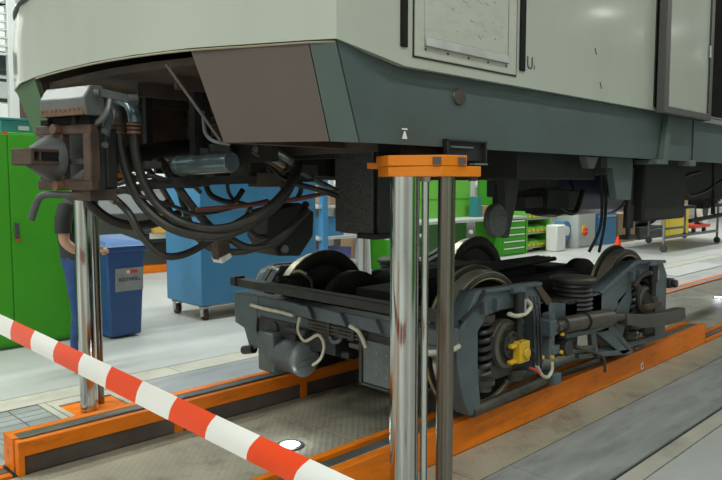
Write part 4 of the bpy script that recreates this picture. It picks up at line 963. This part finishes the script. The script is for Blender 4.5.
# steel mast with rungs at the far left
ms = thing('steel_mast', 'light grey steel lattice mast with rungs beside the second railcar', 'mast', (3.3, 10.6, 0))
for x in (2.9, 3.42): part('upright', 'light_grey', ms, lambda b: b.box(x, x + .12, 10.3, 10.42, 0 if x < 3 else 0, 4.3), bevel=0.01)
for i in range(9): part('rung', 'light_grey', ms, lambda b: b.box(2.9, 3.54, 10.33, 10.39, 3.35 + i * .11, 3.38 + i * .11))
part('brace', 'mid_grey', ms, lambda b: b.bar((2.5, 10.36, 3.75), (4.3, 10.36, 4.35), .06, .06))

# ------------------------------------------------------------------ background, behind the bogie
YSH = 8.2
def gx(px, Y=YSH): return onY(px, 200, Y).x
def gz(px, py, Y=YSH): return onY(px, py, Y).z
sh = thing('shelf_rack', 'pale grey shelf rack with a blue upright, beside the blue cabinet', 'shelf', (7.5, 8.5, 0))
part('upright', 'cart_blue', sh, lambda b: b.box(gx(323), gx(328), 8.2, 8.3, 0, 1.9), bevel=0.004)
part('upright', 'light_grey', sh, lambda b: b.box(gx(359), gx(363), 8.2, 8.3, 0, 1.9), bevel=0.004)
part('upright', 'light_grey', sh, lambda b: b.box(gx(316), gx(318), 8.9, 9.0, 0, 1.9), bevel=0.004)
part('upright', 'light_grey', sh, lambda b: b.box(gx(359), gx(362), 8.9, 9.0, 0, 1.9), bevel=0.004)
for py in (236, 262, 205): part('shelf_board', 'light_grey', sh, lambda b: b.box(gx(319), gx(362), 8.22, 8.98, gz(340, py) - .05, gz(340, py)), bevel=0.004)
def sbox(px0, px1, py, h, m, label, y0=8.3, y1=8.7):
    o = tag(MB().prism([(gx(px0), gz(340, py) + .001), (gx(px1), gz(340, py) + .001), (gx(px1) + .02, gz(340, py) + h), (gx(px0) - .02, gz(340, py) + h)], 'y', y0, y1).build('storage_box', m, None, bevel=.01), label, 'box')
sbox(331, 355, 262, .22, 'purple_bin', 'violet blue plastic box on the lower board of the shelf rack')
sbox(332, 348, 236, .3, 'cart_blue', 'blue plastic box on the middle board of the shelf rack')
sbox(336, 352, 205, .25, 'cardboard', 'brown cardboard box on the top board of the shelf rack')
for i, (px, tilt) in enumerate(((369, -.02), (374, .04), (380, -.02))):
    x = gx(px); o = MB().bar((x - tilt, 8.2 + i * .15, 0.015), (x + tilt, 8.25 + i * .15, 1.45), .06, .03).build('steel_profile', 'light_grey' if i != 2 else 'mid_grey', None, bevel=.004)
    tag(o, ['pale flat steel profile leaning beside the shelf rack, tilted left', 'pale flat steel profile leaning upright beside the shelf rack', 'dark grey steel profile leaning beside the green bench'][i], 'steel profile')
o = tag(MB().box(gx(384), gx(394), 8.9, 9.3, 0, .9).build('storage_box', 'cardboard', None, bevel=.01), 'brown carton standing on the floor next to the green bench', 'box')

YB_ = 8.5
def bx_(px): return onY(px, 200, YB_).x
def bz_(px, py): return onY(px, py, YB_).z
bn = thing('workbench', 'long green workbench with grey worktop and green back panel', 'workbench', (10.9, 8.9, 0))
x0, x1 = bx_(387), bx_(528)
part('worktop', 'worktop', bn, lambda b: b.box(x0, x1, 8.5, 9.25, .80, .86), bevel=0.006)
part('back_panel', 'green_bright', bn, lambda b: b.box(x0, bx_(497), 9.2, 9.26, .86, 2.05), bevel=0.004)
part('panel_fold', 'cab_green', bn, lambda b: b.box(x0, bx_(497), 9.19, 9.2, 1.25, 1.27))
part('panel_post', 'light_grey', bn, lambda b: b.box(bx_(497), bx_(500), 9.15, 9.26, .86, 2.1), bevel=0.004)
part('back_panel', 'cab_green', bn, lambda b: b.box(bx_(506), bx_(526), 9.2, 9.26, .86, 2.0), bevel=0.004)
part('leg_cabinet', 'cab_green', bn, lambda b: b.box(x0 + .05, bx_(395), 8.55, 9.2, 0, .8), bevel=0.006)
part('leg_cabinet', 'green_dark', bn, lambda b: b.box(bx_(405), bx_(490), 9.1, 9.2, .1, .8), bevel=0.006)
dc = part('drawer_cabinet', 'cab_green', bn, lambda b: b.box(bx_(502), bx_(527), 8.53, 9.2, 0, .8), bevel=0.006)
for i in range(5):
    z1 = .78 - i * .15
    part('drawer', 'cab_green', dc, lambda b: b.box(bx_(504), bx_(526), 8.505, 8.53, z1 - .14, z1), bevel=0.004)
    part('drawer_grip', 'white_paint', dc, lambda b: b.box(bx_(505), bx_(525), 8.49, 8.505, z1 - .035, z1 - .01))
for i, (pxq, pyq, m) in enumerate(((423, 236, 'white_paint'), (472, 232, 'white_paint'), (388, 238, 'white_paint'))):
    a = onY(pxq, pyq, 8.48)
    part('knob', 'white_paint', bn, lambda b: b.cyl(a + Vector((0, .06, 0)), a, .04, n=10))
tag(B('tool_box', 'cardboard', None, bx_(498), bx_(507), 8.9, 9.15, .861, 1.1), 'brown carton on the green workbench next to the grey post', 'box')
tag(B('tool_box', 'teal', None, bx_(492.5), bx_(497), 8.9, 9.1, .861, 1.3), 'teal box on the green workbench in front of the back panel', 'box')
rk = thing('bin_rack', 'green rack with rows of small green and yellow picking bins', 'rack', (bx_(540), 9, 0))
rx0, rx1 = bx_(529), bx_(553)
for x in (rx0, rx1 - .05): part('upright', 'green_bright', rk, lambda b: b.box(x, x + .05, 8.55, 9.0, 0, 1.75), bevel=0.004)
part('back_panel', 'green_dark', rk, lambda b: b.box(rx0 + .05, rx1 - .05, 8.95, 9.0, .02, 1.75))
for z in (.12, .45, .78, 1.12, 1.42): part('shelf_board', 'light_grey', rk, lambda b: b.box(rx0 + .05, rx1 - .05, 8.6, 8.95, z - .03, z))
nb = 5; wdt = (rx1 - rx0 - .14) / nb
for r_, z in enumerate((.12, .45, .78, 1.12, 1.42)):
    for i in range(nb):
        xx = rx0 + .07 + i * wdt
        m = 'green_bright' if (i + r_) % 3 else 'cab_green'
        t = thing('picking_bin', 'small green picking bin with yellow label on the %s board of the green rack' % ('lowest', 'second lowest', 'middle', 'second highest', 'top')[r_], 'bin', (xx, 8.6, z), 'picking bins in the green rack')
        part('body', m, t, lambda b: b.prism([(8.6, z), (8.9, z), (8.9, z + .17), (8.7, z + .17), (8.58, z + .09)], 'x', xx + .01, xx + wdt - .01))
        part('label', 'far_yellow', t, lambda b: b.box(xx + .03, xx + wdt - .03, 8.565, 8.585, z + .02, z + .085))
# further right
tag(B('power_box', 'white_paint', None, onY(554, 200, 8.3).x, onY(563, 200, 8.3).x, 8.2, 8.5, 0, .62, .03), 'white rounded power box on the floor beside the green rack', 'box')
hr = thing('hose_reel', 'blue round hose reel on a dark stand', 'hose reel', (onY(569, 200, 8.5).x, 8.6, 0))
hp = onY(566.5, 231, 8.5)
part('drum', 'cart_blue', hr, lambda b: b.cyl((hp.x, 8.5, hp.z), (hp.x, 8.75, hp.z), .24, n=24))
part('hub', 'white_paint', hr, lambda b: b.cyl((hp.x, 8.47, hp.z), (hp.x, 8.5, hp.z), .12, n=16))
part('stand', 'mid_grey', hr, lambda b: (b.box(hp.x - .04, hp.x + .04, 8.78, 8.84, 0, hp.z + .1), b.box(hp.x - .2, hp.x + .2, 8.5, 9.0, 0, .04), b.box(hp.x - .04, hp.x + .04, 8.74, 8.8, hp.z - .04, hp.z + .04)))
ec = thing('control_cabinet', 'light grey electrical control cabinet with yellow and red main switch', 'cabinet', (onY(586, 200, 8.3).x, 8.6, 0))
ex0, ex1 = onY(579, 200, 8.3).x, onY(596, 200, 8.3).x
part('body', 'light_grey', ec, lambda b: b.box(ex0, ex1, 8.3, 8.9, .0, 1.15), bevel=0.01)
part('door', 'light_grey', ec, lambda b: b.box(ex0 + .03, ex1 - .03, 8.285, 8.3, .05, 1.1), bevel=0.006)
ep = onY(584, 230, 8.28); part('switch_plate', 'far_yellow', ec, lambda b: b.cyl((ep.x, 8.285, ep.z), (ep.x, 8.26, ep.z), .13, n=20))
part('switch_knob', 'red', ec, lambda b: (b.cyl((ep.x, 8.26, ep.z), (ep.x, 8.22, ep.z), .06, n=14), b.cbox((ep.x, 8.21, ep.z), .12, .03, .04)))
part('plug', 'red', ec, lambda b: b.cyl((ex0 + .2, 8.2, .35), (ex0 + .25, 8.29, .4), .06, n=10))
lk = thing('tool_cabinet', 'small blue steel cabinet beside the grey control cabinet', 'cabinet', (onY(608, 200, 8.3).x, 8.6, 0))
part('body', 'cart_blue', lk, lambda b: b.box(onY(599, 200, 8.3).x, onY(617, 200, 8.3).x, 8.3, 8.8, 0, 1.25), bevel=0.01)
part('shelf_strip', 'light_grey', lk, lambda b: b.box(onY(599.5, 200, 8.3).x, onY(616.5, 200, 8.3).x, 8.285, 8.3, .72, .76))
tag(B('crate', 'cardboard', None, onY(620, 200, 8.3).x, onY(636, 200, 8.3).x, 8.3, 8.9, 0, .78, .01), 'brown wooden crate standing beside the small blue cabinet', 'crate')
cn = onY(618, 240, 6.6)
tc_ = thing('traffic_cone', 'orange traffic cone rising behind the bogie wheel', 'cone', (cn.x, 6.6, 0))
part('cone', 'tape_red', tc_, lambda b: b.cyl((cn.x, 6.6, .03), (cn.x, 6.6, .47), .13, .025, n=20))
part('base', 'tape_red', tc_, lambda b: b.box(cn.x - .18, cn.x + .18, 6.42, 6.78, 0, .03), bevel=0.008)
# trolley table
tt = thing('trolley_table', 'grey steel trolley table on castors in the far hall', 'table', (17.6, 6.5, 0))
for x, y in ((16.33, 6.45), (18.5, 7.7), (19.9, 6.45), (21.0, 7.7)):
    lg = part('leg', 'mid_grey', tt, lambda b: b.box(x - .025, x + .025, y - .025, y + .025, .15, .98), bevel=0.006)
    part('castor', 'ink', lg, lambda b: (b.cyl((x - .03, y, .08), (x + .03, y, .08), .08, n=16), b.cyl((x, y, .1), (x, y, .2), .03, n=8)))
part('lower_rail', 'mid_grey', tt, lambda b: (b.box(16.33, 19.9, 6.42, 6.48, .30, .36), b.box(18.5, 21, 7.67, 7.73, .30, .36)))
part('table_top', 'rust', tt, lambda b: b.box(16.2, 21.2, 6.35, 7.8, .98, 1.06), bevel=0.01)
yb = onY(689, 235, 7.0)
yc = thing('plastic_container', 'yellow plastic container behind the trolley table', 'container', (yb.x, 8.3, 0))
ya, yd = onY(670, 200, 8.2).x, onY(690, 200, 8.2).x
part('body', 'far_yellow', yc, lambda b: b.box(ya, yd, 8.2, 8.45, .0, 1.05), bevel=0.04)
part('lid', 'far_yellow', yc, lambda b: b.box(ya + .1, yd + .02, 8.15, 8.5, 1.05, 1.15), bevel=0.03)
for i, (px, lab, m) in enumerate(((648, 'rusty wheelset part lying on a dark pallet in the far hall', 'rust'), )):
    x = onY(px, 200, 8.4).x
    t = thing('machine_part', lab, 'machine part', (x, 8.6, 0))
    part('pallet', 'bogie_dark', t, lambda b: b.box(x - .7, x + .9, 8.3, 9.2, 0, .35), bevel=0.01)
    part('drum', 'rust', t, lambda b: b.cyl((x - .5, 8.7, .68), (x + .7, 8.7, .68), .33, n=20))
x = onY(706, 200, 8.0).x
t = thing('hand_trolley', 'red hand trolley with a pale wheel in the far hall', 'trolley', (x, 8, 0))
part('wheel', 'white_paint', t, lambda b: b.lathe([(.45, 0), (.45, .12), (.28, .12), (.28, 0)], (x, 8.0, .75), (0, 1, 0), n=28))
part('hub', 'bogie_dark', t, lambda b: b.cyl((x, 8.0, .75), (x, 8.12, .75), .27, n=20))
part('deck', 'red', t, lambda b: b.box(x - .8, x + .5, 8.0, 8.8, .18, .28), bevel=0.01)
part('stand', 'bogie_dark', t, lambda b: (b.box(x - .1, x + .1, 8.15, 8.3, .28, 1.3), b.box(x - .6, x - .5, 8.1, 8.2, 0, .2), b.box(x + .3, x + .4, 8.1, 8.2, 0, .2)))
tag(B('floor_mat', 'light_grey', None, 12.2, 14.6, 4.55, 5.1, 0.0, .01), 'pale sheet lying on the floor beside the far rail', 'sheet')

lc = thing('locker_cabinet', 'unseen green locker opposite the railcar, added to reflect in the posts', 'cabinet', (4.9, -4.3, 0))  # out of view, put in only for its green reflection
part('body', 'cab_green', lc, lambda b: b.box(3.6, 6.6, -4.6, -4.0, .03, 2.1), bevel=.005)
part('plinth', 'green_dark', lc, lambda b: b.box(3.62, 6.58, -4.58, -4.02, 0, .03))
for i in range(4):
    d = part('door', 'cab_green', lc, lambda b: b.box(3.61 + i * .745, 4.345 + i * .745, -4.0, -3.985, .06, 2.08), bevel=.003)
    part('handle', 'ink', d, lambda b: b.box(4.28 + i * .745, 4.31 + i * .745, -3.985, -3.97, 1.05, 1.2))
# ------------------------------------------------------------------ person behind the far post
def person():
    base = onZ(82, 369, 0); ang = math.atan2(Rv.y, Rv.x)
    t = thing('person', 'person in black t-shirt and blue jeans standing behind the chrome post', 'person', (0, 0, 0))
    J = {}; E = []
    def v(n, p, r, par=None):
        J[n] = (len(J), Vector(p), r)
        if par: E.append((J[par][0], J[n][0]))
    v('pelvis', (0, 0, .95), (.15, .165))
    v('waist', (-.005, 0, 1.08), (.13, .155), 'pelvis'); v('chest', (-.02, 0, 1.25), (.135, .175), 'waist'); v('uchest', (-.025, 0, 1.39), (.105, .15), 'chest')
    v('neck', (.0, 0, 1.49), (.06, .06), 'uchest'); v('jaw', (.04, 0, 1.57), (.07, .065), 'neck'); v('head', (.04, 0, 1.66), (.095, .08), 'jaw'); v('crown', (.025, 0, 1.745), (.06, .055), 'head')
    for s, n in ((1, 'l'), (-1, 'r')):
        v(n + 'sh', (-.03, s * .185, 1.40), (.065, .06), 'uchest')
        v(n + 'ua', (-.05, s * .235, 1.27), (.055, .052), n + 'sh')
        v(n + 'el', (-.045, s * .25, 1.12), (.045, .042), n + 'ua')
        v(n + 'fa', (.03, s * .225, 1.05), (.042, .04), n + 'el')
        v(n + 'wr', (.115, s * .15, 1.03), (.028, .026), n + 'fa')
        v(n + 'pm', (.155, s * .115, 1.03), (.034, .02), n + 'wr'); v(n + 'kn', (.185, s * .095, 1.03), (.030, .016), n + 'pm')
        v(n + 'hp', (.0, s * .095, .88), (.105, .10), 'pelvis')
        v(n + 'th', (.012, s * .105, .70), (.085, .082), n + 'hp'); v(n + 'ne', (.02, s * .11, .49), (.062, .06), n + 'th')
        v(n + 'cf', (-.005, s * .115, .32), (.06, .058), n + 'ne'); v(n + 'an', (-.01, s * .12, .10), (.048, .045), n + 'cf')
        v(n + 'hl', (-.03, s * .12, .045), (.04, .038), n + 'an'); v(n + 'bl', (.09, s * .125, .04), (.038, .045), n + 'hl'); v(n + 'te', (.155, s * .13, .032), (.028, .036), n + 'bl')
    me = bpy.data.meshes.new('body'); me.from_pydata([tuple(q[1]) for q in J.values()], E, [])
    o = bpy.data.objects.new('body', me); C.objects.link(o)
    sk = o.modifiers.new('skin', 'SKIN'); sk.use_smooth_shade = True
    for i, q in enumerate(J.values()):
        me.skin_vertices[0].data[i].radius = q[2]; me.skin_vertices[0].data[i].use_root = (i == 0)
    ss = o.modifiers.new('sub', 'SUBSURF'); ss.levels = 2; ss.render_levels = 2
    dg = bpy.context.evaluated_depsgraph_get(); dg.update()
    m2 = bpy.data.meshes.new_from_object(o.evaluated_get(dg)); bpy.data.objects.remove(o)
    for nm in ('skin', 'tshirt', 'jeans', 'shoe'): m2.materials.append(MATS[nm])
    for pl in m2.polygons:
        c = pl.center
        arm = abs(c.y) > .185 and c.z > .98
        if c.z < .085: k = 3
        elif c.z < .975: k = 2
        elif c.z > 1.475: k = 0
        elif arm and (c.z < 1.20 or c.x > .06): k = 0
        elif c.x > .145 and c.z < 1.1: k = 0
        else: k = 1
        pl.material_index = k
    bo = bpy.data.objects.new('body', m2); C.objects.link(bo); bo.parent = t
    t['_o'] = (0, 0, 0)
    part('hair', 'hair', t, lambda b: b.ball((.0, 0, 1.70), .095, .088, .085, n=16))
    part('nose', 'skin', t, lambda b: b.cyl((.125, 0, 1.655), (.150, 0, 1.615), .008, .016, n=8))
    for s in (1, -1):
        part('eye', 'ink', t, lambda b: b.ball((.124, s * .032, 1.655), .008, n=8))
        part('ear', 'skin', t, lambda b: b.ball((.03, s * .083, 1.64), .022, .012, .034, n=10))
        for k in range(4):
            yy = s * .09 + (k - 1.5) * .019; ln = (.055, .068, .072, .06)[k]
            part('finger', 'skin', t, lambda b: b.tube([(.18, yy, 1.033), (.18 + ln * .6, yy - s * .02, 1.02), (.18 + ln * .7, yy - s * .03, .995)], lambda q: .0095 - .002 * q, n=7, sub=3))
        part('thumb', 'skin', t, lambda b: b.tube([(.14, s * .10, 1.04), (.16, s * .07, 1.05), (.19, s * .055, 1.045)], lambda q: .012 - .003 * q, n=7, sub=3))
        part('shirt_sleeve', 'tshirt', t, lambda b: b.tube([(-.03, s * .19, 1.41), (-.048, s * .232, 1.30), (-.05, s * .243, 1.19)], lambda q: .072 - .006 * q, n=12, sub=4))
    part('mouth', 'rust_light', t, lambda b: b.tube([(.108, -.022, 1.582), (.114, 0, 1.580), (.108, .022, 1.582)], .005, n=6))
    part('belt', 'ink', t, lambda b: b.lathe([(.150, .975), (.150, 1.0), (.145, 1.0), (.145, .975)], (0, 0, 0), (0, 0, 1), n=28))
    t.location = (base.x, base.y, 0); t.rotation_euler = (0, 0, ang + .15); t.scale = (1.0, 1.0, 1.0)
person()

for o in bpy.data.objects:
    if '_o' in o: del o['_o']
